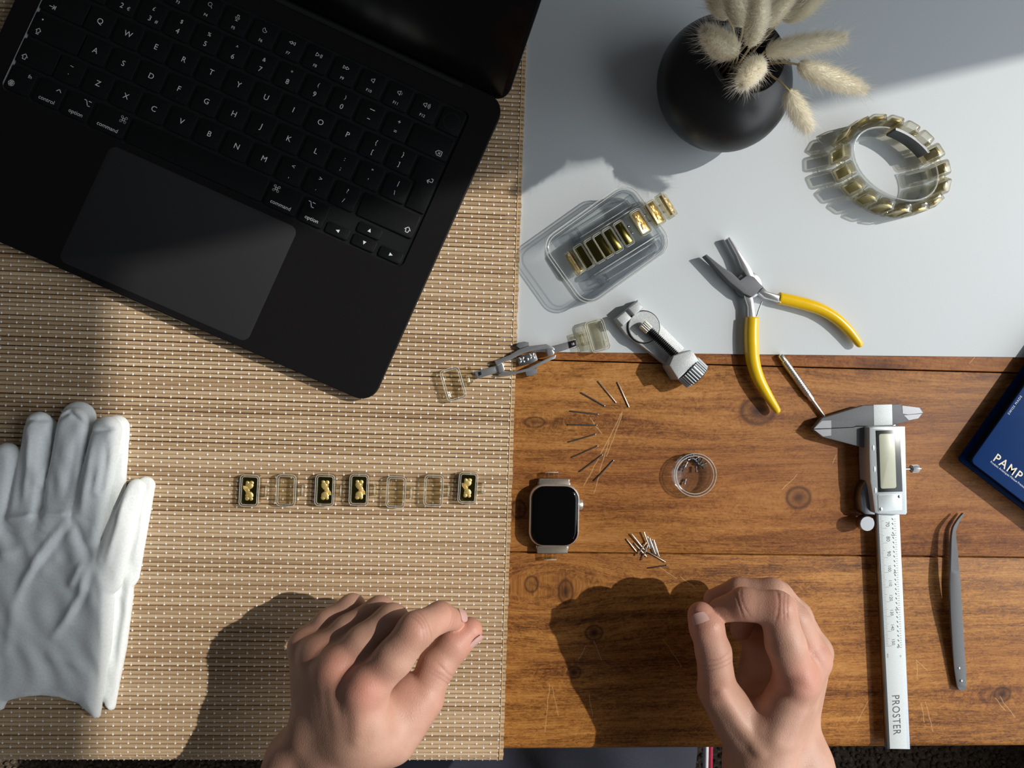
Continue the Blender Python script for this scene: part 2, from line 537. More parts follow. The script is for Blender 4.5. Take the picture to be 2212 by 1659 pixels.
    h = m.math('SUBTRACT', m.math('MULTIPLY_ADD', fine, .5, m.math('MULTIPLY', mott, .5)), m.math('MULTIPLY', sc, .4))
    m.bump(h, .22, .0005)
    return m.mat


def bamboo_material():
    m = N('bamboo_slat')
    info = m.n('ShaderNodeObjectInfo').outputs['Random']
    mp = m.n('ShaderNodeMapping'); mp.inputs['Scale'].default_value = (9, 260, 260)
    off = m.n('ShaderNodeCombineXYZ'); m.link(m.math('MULTIPLY', info, 31.0), off.inputs[0]); m.link(m.math('MULTIPLY', info, 7.0), off.inputs[1])
    m.link(m.coord('Object'), mp.inputs[0]); m.link(off.outputs[0], mp.inputs[1])
    a = m.noise(mp.outputs[0], 1, 4, .6, .3)
    mp2 = m.n('ShaderNodeMapping'); mp2.inputs['Scale'].default_value = (60, 900, 900); m.link(m.coord('Object'), mp2.inputs[0]); m.link(off.outputs[0], mp2.inputs[1])
    b = m.noise(mp2.outputs[0], 1, 3)
    t = m.math('ADD', m.math('MULTIPLY', a, .75), m.math('MULTIPLY', b, .25))
    t = m.math('ADD', t, m.math('MULTIPLY_ADD', info, .22, -.11))
    col = m.ramp(t, [(.22, (.34, .215, .115)), (.42, (.50, .345, .20)), (.58, (.60, .44, .27)), (.8, (.68, .53, .36))])
    # grey-brown age bands here and there
    g = m.noise(mp.outputs[0], .35, 2)
    col = m.mix(m.math('MULTIPLY', m.ramp(g, [(.55, 0.0), (.75, 1.0)]), .35), col, (.36, .27, .20))
    m.set(color=col, rough=.5, spec=.35); m.bump(b, .2, .0004)
    return m.mat


def carpet_material():
    m = N('brown_carpet')
    f = m.noise(m.coord('World'), 130, 4, .7, .6)
    m.set(color=m.ramp(f, [(.3, (.05, .036, .026)), (.55, (.17, .125, .09)), (.75, (.34, .27, .21))]), rough=.95, spec=.1)
    m.bump(f, 1.0, .006)
    return m.mat


M['wood'] = wood_material(); M['bamboo'] = bamboo_material(); M['carpet'] = carpet_material()

# ------------------------------------------------------------------ the room
FLOOR_Z = -740.0
fb = MB().box((0, 0, FLOOR_Z - 10), (4000, 4000, 20))
tag(fb.build('floor', M['carpet'], smooth=0), 'brown looped carpet under the table', kind='structure')
# carpet tufts, where the strip of floor below the table edge shows
tb = MB()
for px in range(-40, 2290, 15):
    for k in range(4):
        p = P(px + random.uniform(-6, 6), 1618 + k * 14 + random.uniform(-5, 5), FLOOR_Z)
        a = random.uniform(0, 3.1)
        tb.ell((p.x, p.y, FLOOR_Z + 2), (random.uniform(4, 6), random.uniform(3, 4.4), random.uniform(4, 7)), 6, 4, Matrix.Rotation(a, 3, 'Z'))
tufts = tb.build('tuft', M['carpet'], bpy.data.objects['floor'], smooth=180, origin=(0, 0, 0))
tag(tufts, kind='stuff')

# window wall on the sunny side: solid wall around a real opening
CEIL_Z = 1500.0
def wall_piece(a0, a1, z0, z1):
    mb = MB()
    q = []
    for s, t in ((a0, -120), (a1, -120), (a1, 0), (a0, 0)):
        v = JAMB + WALL_DIR * s + WALL_N * t
        q.append((v.x, v.y))
    return mb.prism(q, z0, z1)
wm = MB()
for a in ((0, 1400, FLOOR_Z, CEIL_Z), (-WIN_W - 1200, -WIN_W, FLOOR_Z, CEIL_Z), (-WIN_W, 0, FLOOR_Z, SILL_Z), (-WIN_W, 0, HEAD_Z, CEIL_Z)):
    w = wall_piece(*a); wm.add([tuple(v) for v in w.v], w.f)
tag(wm.build('wall_right', M['plaster'], smooth=0), 'painted wall with the window that lets the sun in', kind='structure')
wf = MB()
for a in ((-WIN_W, -WIN_W + 30, SILL_Z, HEAD_Z), (-WIN_W, 0, SILL_Z, SILL_Z + 30)):
    w = wall_piece(*a); wf.add([tuple(v) for v in w.v], w.f)
tag(wf.build('window_1', M['frame_white'], smooth=0), 'white window frame in the wall', kind='structure')

# ------------------------------------------------------------------ table of pine planks
T0, T1 = P(1095, 1192.5, 0), P(2212, 1204.5, 0)
TDIR = (T1 - T0).normalized(); TNRM = Vector((-TDIR.y, TDIR.x, 0))       # along the planks / away from the user
TORG = T0
def tpos(u, v, z=0.0):
    q = TORG + TDIR * u + TNRM * v
    return Vector((q.x, q.y, z))
def tv(px, py):
    return (P(px, py, 0) - TORG).dot(TNRM)
FRONT_V = (tv(1095, 1617) + tv(2200, 1621)) / 2
SEAM_V = tv(2100, 803)
table = thing('dining_table', 'brown stained pine table with plank top and dark knots', 'table', tpos(180, 150, FLOOR_Z))
U0, U1 = -560.0, 640.0
edges = [FRONT_V, 0.0, SEAM_V, SEAM_V * 2, SEAM_V * 3, SEAM_V * 4]
for k in range(5):
    v0, v1 = edges[k] + (0 if k == 0 else .35), edges[k + 1] - .35
    # section across the plank: the front plank has a rounded nose
    r = 5.0 if k == 0 else .7
    sec = [(v0, -28), (v0, -r)]
    sec += [(v0 + r - r * math.cos(a), -r + r * math.sin(a)) for a in (math.radians(d) for d in (20, 40, 60, 75, 90))]
    r2 = .7
    sec += [(v1 - r2 + r2 * math.sin(a), -r2 + r2 * math.cos(a)) for a in (0, math.radians(45), math.radians(90))] + [(v1, -28)]
    mb = MB()
    mb.loops([[tpos(u, v, z) for v, z in sec] for u in (U0, U0 + 400, U0 + 800, U1)])
    mb.build('plank', M['wood'], table, smooth=40).color = ((1.06, 1.04, 1.0, 1), (.93, .90, .92, 1), (.80, .70, .70, 1), (1, 1, 1, 1), (1, 1, 1, 1))[k]
leg = MB()
for i, (u, v) in enumerate(((U0 + 60, FRONT_V + 70), (U1 - 60, FRONT_V + 70), (U0 + 60, SEAM_V * 4 - 60), (U1 - 60, SEAM_V * 4 - 60))):
    q = tpos(u, v)
    MB().loops([rr for rr in ([(q.x + a * s, q.y + b * s, z) for a, b in ((-1, -1), (1, -1), (1, 1), (-1, 1))] for s, z in ((22, FLOOR_Z), (30, -140), (32, -130), (32, -28)))]).build('leg', M['wood'], table, smooth=30)

# ------------------------------------------------------------------ white sheet on the table
MR_T, MR_B = P(1137, 100, 2), P(1088, 1600, 2)                    # right edge of the bamboo mat
B0, B1 = P(1105, 759.5, 1), P(2212, 772, 1)
bdir = (B1 - B0).normalized(); bn = Vector((-bdir.y, bdir.x, 0))
edge_dir = (MR_T - MR_B).normalized()
q0 = B0 - bdir * 8; q1 = B0 + bdir * 520; q2 = q1 + bn * 330; q3 = q0 + bn * 330 + Vector((edge_dir.x / edge_dir.y * 330, 0, 0))
sheet = MB().prism([(q.x, q.y) for q in (q0, q1, q2, q3)], .02, .9, .25)
tag(sheet.build('desk_sheet', M['white_sheet'], smooth=40, origin=(q0 + q2) / 2 * 1.0), 'smooth white desk sheet under the vase and the pliers', 'desk sheet')

# ------------------------------------------------------------------ bamboo mat
mv = (MR_T - MR_B); mv.z = 0; mv.normalize()
mu = Vector((mv.y, -mv.x, 0))                                     # along the slats, to the right
MAT_Z = .95; SLAT_P = 2.79; SLAT_W = 2.5; SLAT_H = 1.55; SLAT_L = 470.0
mat_root = thing('bamboo_mat', 'pale bamboo slat mat stitched with white thread, under the laptop', 'mat', MR_B)
# section of a slat: half-rounded top
sec = [(-SLAT_W / 2, 0), (SLAT_W / 2, 0), (SLAT_W / 2, .75), (SLAT_W / 2 * .72, 1.3), (0, SLAT_H), (-SLAT_W / 2 * .72, 1.3), (-SLAT_W / 2, .75)]
proto = None
# the table edge in mat coordinates (distance along mv from MR_B)
edge_s = (tpos(0, FRONT_V) + TDIR * ((MR_B - tpos(0, FRONT_V)).dot(TDIR)) - MR_B).dot(mv)
BEND_R = 11.0
def mat_profile(s):
    """arc length s along the mat (0 = right edge reference) -> (distance along mv, z, pitch angle)"""
    s0 = edge_s + 3.0
    if s >= s0: return s, MAT_Z, 0.0
    a = (s0 - s) / BEND_R
    amax = math.radians(100)
    if a <= amax: return s0 - BEND_R * math.sin(a), MAT_Z - BEND_R * (1 - math.cos(a)), a
    e = (a - amax) * BEND_R
    return s0 - BEND_R * math.sin(amax) - e * math.cos(amax), MAT_Z - BEND_R * (1 - math.cos(amax)) - e * math.sin(amax), amax
ang_u = math.atan2(mu.y, mu.x)
slat_frames = []
s = edge_s - 24.0
while s < 545:
    d, z, a = mat_profile(s)
    jit = random.uniform(-.12, .12)
    o = MR_B + mv * (d + (jit if a == 0 else 0)); o.z = z + random.uniform(-.08, .08)
    wsc = random.uniform(.93, 1.06)
    tilt = random.uniform(-.0006, .0006)
    slat_frames.append((o, a, wsc, tilt))
    s += SLAT_P
for i, (o, a, wsc, tilt) in enumerate(slat_frames):
    if proto is None:
        mb = MB()
        mb.loops([[(x, y, z) for y, z in sec] for x in (-SLAT_L, 0)])
        proto = mb.build('slat', M['bamboo'], mat_root, smooth=50, origin=(0, 0, 0))
        ob = proto
    else:
        ob = proto.copy(); COL.objects.link(ob)
    ob.parent = mat_root
    loc = o - MR_B + mu * random.uniform(-.35, .35)
    ob.location = loc * MM
    ob.rotation_euler = (Matrix.Rotation(ang_u + tilt, 3, 'Z') @ Matrix.Rotation(a, 3, 'X')).to_euler()
    ob.scale = (1, wsc, 1)
# white thread: a bead and a short lashing on every other slat, staggered
mb = MB()
for i, (o, a, wsc, tilt) in enumerate(slat_frames):
    R = Matrix.Rotation(ang_u, 3, 'Z') @ Matrix.Rotation(a, 3, 'X')
    for c in range(46):
        x = -3.6 - c * 9.72 - (4.86 if i % 2 else 0)
        if x < -SLAT_L + 3: break
        x += random.uniform(-.22, .22)
        def g(dx, dy, dz): return o + R @ Vector((x + dx, dy, dz))
        # lashing over the slat
        w = .10
        pts = [(-1.38, .55), (-1.0, 1.32), (0, SLAT_H + .1), (1.0, 1.32), (1.38, .55)]
        vs = []
        for dy, dz in pts: vs += [g(-w, dy, dz), g(w, dy, dz)]
        mb.add(vs, [(2 * k, 2 * k + 1, 2 * k + 3, 2 * k + 2) for k in range(4)])
        # knot
        hx, hy, hz = .66, .70, .62; cy = -.55; cz = SLAT_H - .08
        vs = [g(-hx, cy, cz), g(0, cy - hy, cz), g(hx, cy, cz), g(0, cy + hy, cz), g(0, cy, cz + hz),
              g(-hx * .75, cy - hy * .75, cz), g(hx * .75, cy - hy * .75, cz), g(hx * .75, cy + hy * .75, cz), g(-hx * .75, cy + hy * .75, cz)]
        rr = [0, 5, 1, 6, 2, 7, 3, 8]
        mb.add(vs, [(rr[k], rr[(k + 1) % 8], 4) for k in range(8)])
st = mb.build('stitching', M['thread'], mat_root, smooth=180)
tag(st, 'rows of white thread knots', kind='stuff')
# tan selvedge thread down the right edge
mb = MB()
for off in (2.6,):
    path = []
    for i, (o, a, wsc, tilt) in enumerate(slat_frames):
        R = Matrix.Rotation(ang_u, 3, 'Z') @ Matrix.Rotation(a, 3, 'X')
        path.append(o + R @ Vector((-off, -SLAT_P / 2, .95))); path.append(o + R @ Vector((-off, 0, SLAT_H + .12)))
    mb.tube(path, .38, 6)
mb.build('selvedge_thread', M['thread_tan'], mat_root, smooth=180)
# ------------------------------------------------------------------ laptop
LZ = 11.3
LID_LEAN = 41.0
LQ, LP_ = P(216, 46, LZ), P(750, 291, LZ)
LA = math.atan2(LP_.y - LQ.y, LP_.x - LQ.x)
laptop = thing('laptop', 'open black laptop with pale key legends standing on the bamboo mat', 'laptop', (LQ.x, LQ.y, 2.7), rot=LA)
ROOT[laptop.name] = Vector((0, 0, 0))
DZ = LZ - 2.7                                     # deck height in laptop coordinates
X0, X1, Y0, Y1 = -52.0, 252.2, -152.3, 63.0
KX0, KX1, KY0, KY1 = -37.6, 234.6, -64.6, 46.6    # keyboard well
TX0, TX1, TY0, TY1 = 37.5, 164.5, -148.0, -68.0    # trackpad

def ring_plate(mb, outer, inner, z):
    """flat plate between two outlines with equal point counts"""
    n = len(outer)
    mb.add([(x, y, z) for x, y in outer] + [(x, y, z) for x, y in inner], [(i, (i + 1) % n, n + (i + 1) % n, n + i) for i in range(n)])

cx, cy = (X0 + X1) / 2, (Y0 + Y1) / 2
N_R = 6
# front edge has a finger scoop: build the body sides as a prism, deck as plate with two openings
body = MB()
# points of the outline, with the scoop worked into the front edge
def outline(inset, z):
    pts = rrect(cx, cy, X1 - X0 - 2 * inset, Y1 - Y0 - 2 * inset, 11.5 - inset, N_R)
    return pts
out = outline(0, 0)
fr = [p for p in out]
# sides
rings = []
for ins, z in ((3.2, .9), (1.2, 1.6), (.25, 3.0), (0, 4.6), (0, DZ - .5), (.15, DZ - .15), (.5, DZ)):
    rings.append([(x, y, z) for x, y in outline(ins, z)])
body.loops(rings, True, False)
# deck: split in strips round the well and the trackpad (bridge polygons)
o2 = outline(.5, DZ)
wl = rrect((KX0 + KX1) / 2, (KY0 + KY1) / 2, KX1 - KX0, KY1 - KY0, 5.0, N_R)
ring_plate(body, o2, wl, DZ)
# well walls
body.loops([[(x, y, DZ) for x, y in wl], [(x, y, DZ - 1.5) for x, y in wl]], False, False)
base = body.build('base', M['laptop'], laptop, smooth=40)
ch = MB(); wi = rrect((KX0 + KX1) / 2, (KY0 + KY1) / 2, KX1 - KX0 - 1.8, KY1 - KY0 - 1.8, 4.1, N_R)
ch.loops([[(x, y, DZ - .05) for x, y in wl], [(x, y, DZ - 1.45) for x, y in wi]], False, False)
ch.build('well_chamfer', M['chamfer'], laptop, smooth=60)
wellm = MB(); wellm.add([(x, y, DZ - 1.5) for x, y in wl], [tuple(range(len(wl)))])
wellm.build('keyboard_well', M['well'], laptop, smooth=0)
tp = MB().prism(rrect((TX0 + TX1) / 2, (TY0 + TY1) / 2, TX1 - TX0, TY1 - TY0, 5.0, 6), DZ - .4, DZ + .08, .06)
tp.build('trackpad', M['trackpad'], laptop, smooth=30)
# finger scoop: a lip in the front edge, its tan reflection put into the colour
sc = MB()
sx0, sx1 = 73.0, 127.0
path = [(sx0, Y0 - .02), (sx0 + 3, Y0 + 1.5), (sx1 - 3, Y0 + 1.5), (sx1, Y0 - .02)]
n = len(path)
sc.add([(x, y, DZ + .04) for x, y in path] + [(x, Y0 - .45, DZ - 2.2) for x, y in path],
       [(i, i + 1, n + i + 1, n + i) for i in range(n - 1)])
sc.build('finger_scoop', M['bronze'], laptop, smooth=0)
for fx, fy in ((X0 + 22, Y0 + 22), (X1 - 22, Y0 + 22), (X0 + 22, Y1 - 22), (X1 - 22, Y1 - 22)):
    MB().lathe([(7, 0), (7, .6), (6, 1.6)], (fx, fy, 0), 20).build('rubber_foot', M['black_plastic'], laptop)
# hinge barrel and slot
MB().tube([(X0 + 30, Y1 - 2.6, DZ - .6), (X1 - 30, Y1 - 2.6, DZ - .6)], 2.3, 12).build('hinge', M['black_plastic'], laptop, smooth=60)

# lid, leaning back
LEAN = math.radians(LID_LEAN)
Mlid = Matrix.Translation((0, Y1 - 1.2, DZ - 1.6)) @ Matrix.Rotation(math.radians(90) - LEAN, 4, 'X')
lid = MB(Mlid)
LH = 209.0
lx0, lx1 = X0 + .2, X1 - .2
lpoly = rrect((lx0 + lx1) / 2, LH / 2, lx1 - lx0, LH, 10.5, 6)
lid.prism(lpoly, -3.6, 0, .4, .8)
lid_o = lid.build('lid', M['laptop'], laptop, smooth=40)
scr = MB(Mlid); scr.prism(rrect((lx0 + lx1) / 2, LH / 2, lx1 - lx0 - 3.4, LH - 3.4, 9, 6), 0, .25, .1)
scr.build('screen', M['screen'], lid_o, smooth=30)

# ---- keys
KT = DZ - .15                                     # key top
KB = DZ - 1.45
PX, PY = 18.7, 18.2
KW, KH = 16.4, 15.9
LEG_Z = KT + .03

def arrow_shift(x, y, s=1.0, bar=False):
    q = [(0, 2), (2, 0), (.95, 0), (.95, -1.6), (-.95, -1.6), (-.95, 0), (-2, 0), (0, 2)]
    L = [[(x + a * s, y + b * s) for a, b in q]]
    if bar: L.append([(x - .95 * s, y - 2.5 * s), (x + .95 * s, y - 2.5 * s)])
    return L
def sym_cmd(x, y, s=1.0):
    L = [[(x - .7 * s, y - .7 * s), (x + .7 * s, y - .7 * s), (x + .7 * s, y + .7 * s), (x - .7 * s, y + .7 * s), (x - .7 * s, y - .7 * s)]]
    for sx, sy in ((1, 1), (-1, 1), (1, -1), (-1, -1)):
        c = (x + sx * 1.35 * s, y + sy * 1.35 * s)
        L.append([(c[0] + .68 * s * math.cos(k * math.pi / 5), c[1] + .68 * s * math.sin(k * math.pi / 5)) for k in range(11)])
    return L
def sym_opt(x, y, s=1.0):
    return [[(x - 2.2 * s, y + 1.5 * s), (x - .9 * s, y + 1.5 * s), (x + .8 * s, y - 1.5 * s), (x + 2.2 * s, y - 1.5 * s)], [(x + .6 * s, y + 1.5 * s), (x + 2.2 * s, y + 1.5 * s)]]
def tri(x, y, s, d=1):
    return [[(x - s * d, y + s), (x + s * .9 * d, y), (x - s * d, y - s), (x - s * d, y + s)]]
def speaker(x, y, waves):
    L = [[(x - 1.6, y - .6), (x - .9, y - .6), (x + .3, y - 1.5), (x + .3, y + 1.5), (x - .9, y + .6), (x - 1.6, y + .6), (x - 1.6, y - .6)]]
    for k in range(waves):
        r = 1.1 + .75 * k
        L.append([(x + .35 + r * math.cos(a), y + r * math.sin(a)) for a in (-.7, -.35, 0, .35, .7)])
    return L
def circ(x, y, r, n=12, a0=0, a1=2 * math.pi):
    return [(x + r * math.cos(a0 + (a1 - a0) * k / n), y + r * math.sin(a0 + (a1 - a0) * k / n)) for k in range(n + 1)]

key_meshes = {}
def key(x, y, w, h, legend=None, poly=None):
    """legend: function(MB) that draws the print"""
    kk = (round(w, 2), round(h, 2)) if poly is None else None
    if kk in key_meshes:
        o = key_meshes[kk].copy(); COL.objects.link(o)
    else:
        mb = MB(); mb.prism(poly or rrect(0, 0, w, h, 1.5, 3), KB, KT, .22)
        o = mb.build('key', M['key'], laptop, smooth=30, origin=(0, 0, 0))
        if kk: key_meshes[kk] = o
    o.parent = laptop; o.location = (x * MM, y * MM, 0)
    if legend:
        mb = MB(); legend(mb)
        if mb.v: mb.build('legend', M['legend'], o, smooth=0, origin=(0, 0, 0))
    return o
def T(s, size=4.6, x=0, y=0, **k): return lambda mb: mb.text(s, size, x, y, LEG_Z, **k)
def S(lines, w=.42): return lambda mb: mb.strokes(lines, w, LEG_Z)
def both(*fs):
    def f(mb):
        for g in fs: g(mb)
    return f
def two(top, bot, st=4.0, sb=4.0): return both(T(top, st, 0, 3.3), T(bot, sb, 0, -3.3))

# number row
yr = PY
labs = [('§', '±')] + list(zip('!@£$%^&*()', '1234567890')) + [('_', '-'), ('+', '=')]
for i, (a, b) in enumerate(labs):
    x = -29.5 + i * PX
    if i == 0: key(-29.0, yr, 15.4, KH, two('±', '§')); continue
    f = two(a, b, 3.4, 4.6) if i <= 10 else two(a, b)
    if a == '_': f = S([[(-1.5, 3.3), (1.5, 3.3)], [(-.8, -3), (.8, -3)]], .45)
    if b == '2': f = both(f, T('€', 3.2, 4.6, -3.6))
    if b == '3': f = both(f, T('#', 3.2, 4.6, -3.6))
    key(x, yr, KW, KH, f)
def bs_leg(mb):
    x, y = 7.5, -4.2
    mb.strokes([[(x - 2.4, y), (x - 1, y + 1.6), (x + 1.8, y + 1.6), (x + 1.8, y - 1.6), (x - 1, y - 1.6), (x - 2.4, y)], [(x - .5, y + .7), (x + .9, y - .7)], [(x - .5, y - .7), (x + .9, y + .7)]], .38, LEG_Z)
key(218.6, yr, 27.8, KH, bs_leg)
# Q row
key(-23.0, 0, 27.4, KH, S([[(-8.6, -4.2), (-5.2, -4.2)], [(-6.4, -3), (-5.1, -4.2), (-6.4, -5.4)], [(-4.8, -3), (-4.8, -5.4)]]))
for i, c in enumerate('QWERTYUIOP'): key(i * PX, 0, KW, KH, T(c, 5.0))
key(10 * PX, 0, KW, KH, two('{', '['))
key(11 * PX, 0, KW, KH, two('}', ']'))
# return key: tall, stepped
ret = [(-7.9, 8), (8.6, 8), (8.6, -26.2), (-3.9, -26.2), (-3.9, -8.6), (-7.9, -8.6)]
def ret_leg(mb): mb.strokes([[(2, -5.4), (5.6, -5.4), (5.6, -3.2), (4.4, -3.2)], [(3.3, -4.2), (2, -5.4), (3.3, -6.6)]], .42, LEG_Z)
key(224.2, 0, 0, 0, ret_leg, poly=ret)
# A row
def caps(mb):
    mb.strokes(arrow_shift(-10.8, -3.4, .85, True), .38, LEG_Z)
    mb.add([(-11.2 + .55 * math.cos(k * .785), 4.2 + .55 * math.sin(k * .785), LEG_Z) for k in range(8)], [tuple(range(8))])
key(-20.6, -PY, 32.4, KH, caps)
for i, c in enumerate('ASDFGHJKL'):
    k_ = key(4.8 + i * PX, -PY, KW, KH, T(c, 5.0))
    if c in 'FJ': MB().tube([(-1.6, -6.0, KT), (1.6, -6.0, KT)], .22, 6).build('finger_bump', M['key'], k_, smooth=180, origin=(0, 0, 0))
key(4.8 + 9 * PX, -PY, KW, KH, two(':', ';'))
key(4.8 + 10 * PX, -PY, KW, KH, two('"', "'"))
key(4.8 + 11 * PX, -PY, KW, KH, two('|', '\\'))
# Z row
key(-24.9, -2 * PY, 23.6, KH, S(arrow_shift(-7.4, -3.6, .95)))
key(14.7 - PX, -2 * PY, KW, KH, two('~', '`'))
for i, c in enumerate('ZXCVBNM'): key(14.7 + i * PX, -2 * PY, KW, KH, T(c, 5.0))
for i, (a, b) in enumerate((('<', ','), ('>', '.'), ('?', '/'))): key(14.7 + (7 + i) * PX, -2 * PY, KW, KH, two(a, b))
key(213.2, -2 * PY, 38.6, KH, S(arrow_shift(14.6, -3.4, 1.0)))
# bottom row
yb = -3 * PY
def globe(mb):
    mb.strokes([circ(-4.6, -3.8, 1.9, 14), [(-6.5, -3.8), (-2.7, -3.8)], [(-4.6, -5.7), (-4.6, -1.9)], [(-6.2, -2.8), (-3, -2.8)], [(-6.2, -4.8), (-3, -4.8)], circ(-4.6, -3.8, .9, 8)], .3, LEG_Z)
    mb.text('fn', 3.3, 4.2, 4.4, LEG_Z)
key(-28.3, yb, 15.4, KH, globe)
key(-9.4, yb, KW, KH, both(S([[(3.2, 3.3), (4.6, 4.9), (6, 3.3)]]), T('control', 3.5, 0, -4.4)))
key(9.3, yb, KW, KH, both(S(sym_opt(4.4, 4.2)), T('option', 3.5, .6, -4.4)))
key(31.0, yb, 22.0, KH, both(S(sym_cmd(7.0, 4.2)), T('command', 3.5, 0, -4.4)))
key(89.8, yb, 91.6, KH)
key(148.2, yb, 21.2, KH, both(S(sym_cmd(-6.6, 4.2)), T('command', 3.5, 0, -4.4)))
key(169.3, yb, KW, KH, both(S(sym_opt(-3.8, 4.2)), T('option', 3.5, .3, -4.4)))
def solid_tri(d):
    q = [(1.3, 0), (-1.0, 1.1), (-1.0, -1.1)]
    c, s_ = math.cos(d), math.sin(d)
    return lambda mb: mb.add([(a * c - b * s_, a * s_ + b * c, LEG_Z) for a, b in q], [(0, 1, 2)])
key(187.6, yb - 4.3, 15.6, 7.4, solid_tri(math.pi))
key(206.0, yb + 4.3, 16.0, 7.2, solid_tri(math.pi / 2))
key(206.0, yb - 4.3, 16.0, 7.6, solid_tri(-math.pi / 2))
key(224.6, yb - 4.3, 15.6, 7.4, solid_tri(0))
# function row
yf = 2 * PY
key(-23.0, yf, 27.4, KH, T('esc', 3.5, -8.5, -4.4))
for n in range(1, 13):
    x = 206.4 - (12 - n) * PX
    y = 2.6
    ic = {1: [circ(0, y, .8, 8)], 2: [circ(0, y, 1.2, 10)], 3: [[(-1.8, y - 1.2), (1.8, y - 1.2), (1.8, y + 1.2), (-1.8, y + 1.2), (-1.8, y - 1.2)]],
          4: [circ(-.2, y + .3, 1.2, 12), [(.7, y - .6), (1.7, y - 1.7)]],
          5: [[(-.6, y + 1.6), (.6, y + 1.6), (.6, y - .4), (-.6, y - .4), (-.6, y + 1.6)], circ(0, y, 1.4, 8, math.pi, 2 * math.pi), [(0, y - 1.4), (0, y - 2.2)], [(-.8, y - 2.2), (.8, y - 2.2)]],
          6: [circ(0, y, 1.5, 10, 1.9, 5.9), [(-.5, y + 1.4), (.1, y + .2), (1.4, y - .5)]],
          7: tri(1.0, y, 1.0, -1) + tri(-1.1, y, 1.0, -1), 8: tri(-1.0, y, 1.2) + [[(.9, y - 1.1), (.9, y + 1.1)], [(1.7, y - 1.1), (1.7, y + 1.1)]],
          9: tri(-1.1, y, 1.0) + tri(1.0, y, 1.0), 10: speaker(.4, y, 0), 11: speaker(0, y, 1), 12: speaker(-.5, y, 3)}[n]
    key(x, yf, KW, KH, both(S(ic, .3), T('F%d' % n, 2.6, 0, -4.6)))
pw = key(225.2, yf, 15.2, KH)
def pwl(mb): mb.strokes([circ(0, 0, 5.4, 16)], .18, LEG_Z)
mbp = MB(); pwl(mbp); mbp.build('sensor_ring', M['trackpad'], pw, smooth=0, origin=(0, 0, 0))
# ------------------------------------------------------------------ digital caliper
cal = thing('digital_caliper', 'silver digital caliper with grey display lying beside the tweezers', 'caliper', P(1920, 1300, 0))
def pp(mb, pts, z0, z1, bev=0.0): return mb.prism(pxpoly(pts, z1), z0, z1, bev)
beam = MB(); pp(beam, [(1888, 900), (1934, 900), (1943.5, 1110), (1966.5, 1619), (1917, 1619), (1892.5, 1110)], 4.2, 7.6, .5)
beam_o = beam.build('beam', M['steel'], cal)
plate = MB(); pp(plate, [(1897, 1100), (1937, 1100), (1960, 1617.5), (1922.5, 1617.5)], 7.6, 7.75, .05)
plate.build('scale_plate', M['satin_white'], beam_o)
fj = MB(); pp(fj, [(1757, 926), (1776, 903.5), (1866, 876), (1946, 872.5), (1948, 877), (1988, 880), (1995, 892), (1983, 904), (1935, 917), (1930, 919.5), (1887, 920.5), (1849, 920), (1844, 922.5)], 4.6, 8.6, .35)
fj_o = fj.build('fixed_jaw', M['steel_mat'], cal, smooth=25)
cp = MB(); pp(cp, [(1887, 874.5), (1927, 873.5), (1928, 918), (1888, 919)], 8.6, 8.75, .05); cp.build('coated_pad', M['satin_white'], fj_o)
for poly in ([(1757.5, 926), (1776, 908.5), (1795.5, 908), (1796, 925)], [(1949, 876), (1986, 880.5), (1994, 892), (1962, 895.5), (1950, 893.5)]):
    tb = MB(); pp(tb, poly, 8.6, 8.72, .08); tb.build('jaw_tip', M['steel_dark'], fj_o, smooth=20)
sj = MB(); pp(sj, [(1757, 927.5), (1844, 923.5), (1849, 921.5), (1884, 921.5), (1884, 972), (1856, 964.5), (1777, 944)], 4.6, 8.5, .35)
sj_o = sj.build('sliding_jaw', M['steel_mat'], cal, smooth=25)
tb = MB(); pp(tb, [(1758, 928), (1795.5, 926.5), (1795.5, 941), (1778, 943)], 8.5, 8.6, .08); tb.build('jaw_tip', M['steel_dark'], sj_o, smooth=20)
tb = MB(); pp(tb, [(1952, 897), (1992, 893.5), (1984, 904), (1963, 908)], 8.5, 8.7, .1); tb.build('jaw_tip', M['steel_dark'], sj_o, smooth=20)
hs = MB(); pp(hs, [(1878, 923), (1889, 921), (1956.5, 920.5), (1961, 1108), (1958, 1113), (1898, 1111), (1890, 1108), (1885, 1070), (1880, 1040), (1878, 990)], 2.0, 14.6, 1.3)
hs_o = hs.build('slider_housing', M['silver_paint'], cal, smooth=40)
tr = MB(); pp(tr, [(1882, 1010), (1876, 1030), (1860, 1056), (1857, 1080), (1859, 1102), (1868, 1112), (1892, 1113), (1892, 1040)], 2.0, 9.5, 1.5)
tr.build('thumb_rest', M['steel_dark'], hs_o, smooth=40)
bz = MB(); pp(bz, [(1892.5, 930), (1944.5, 928.5), (1950, 1062), (1898, 1063.5)], 14.6, 14.95, .15); bz_o = bz.build('display_bezel', M['black_plastic'], hs_o)
ld = MB(); ld.prism(rrect(*P(1917.5, 996, 15)[:2], 10.9, 36.6, 1.4, 4, rot=math.radians(1.9)), 14.95, 15.05, .05); ld.build('display', M['lcd'], bz_o)
bc = MB(); bc.prism(rrect(*P(1923, 1086, 15)[:2], 16.6, 11.6, 1.0, 3, rot=math.radians(1.9)), 14.6, 14.85, .12); bc_o = bc.build('battery_cover', M['silver_paint'], hs_o)
for sx, sy in ((1943.5, 1072.5), (1903.5, 1100)):
    q = P(sx, sy, 15); MB().lathe([(1.2, 14.85), (1.2, 15.0), (.8, 15.15)], (q.x, q.y, 0), 14).build('screw', M['steel'], bc_o)
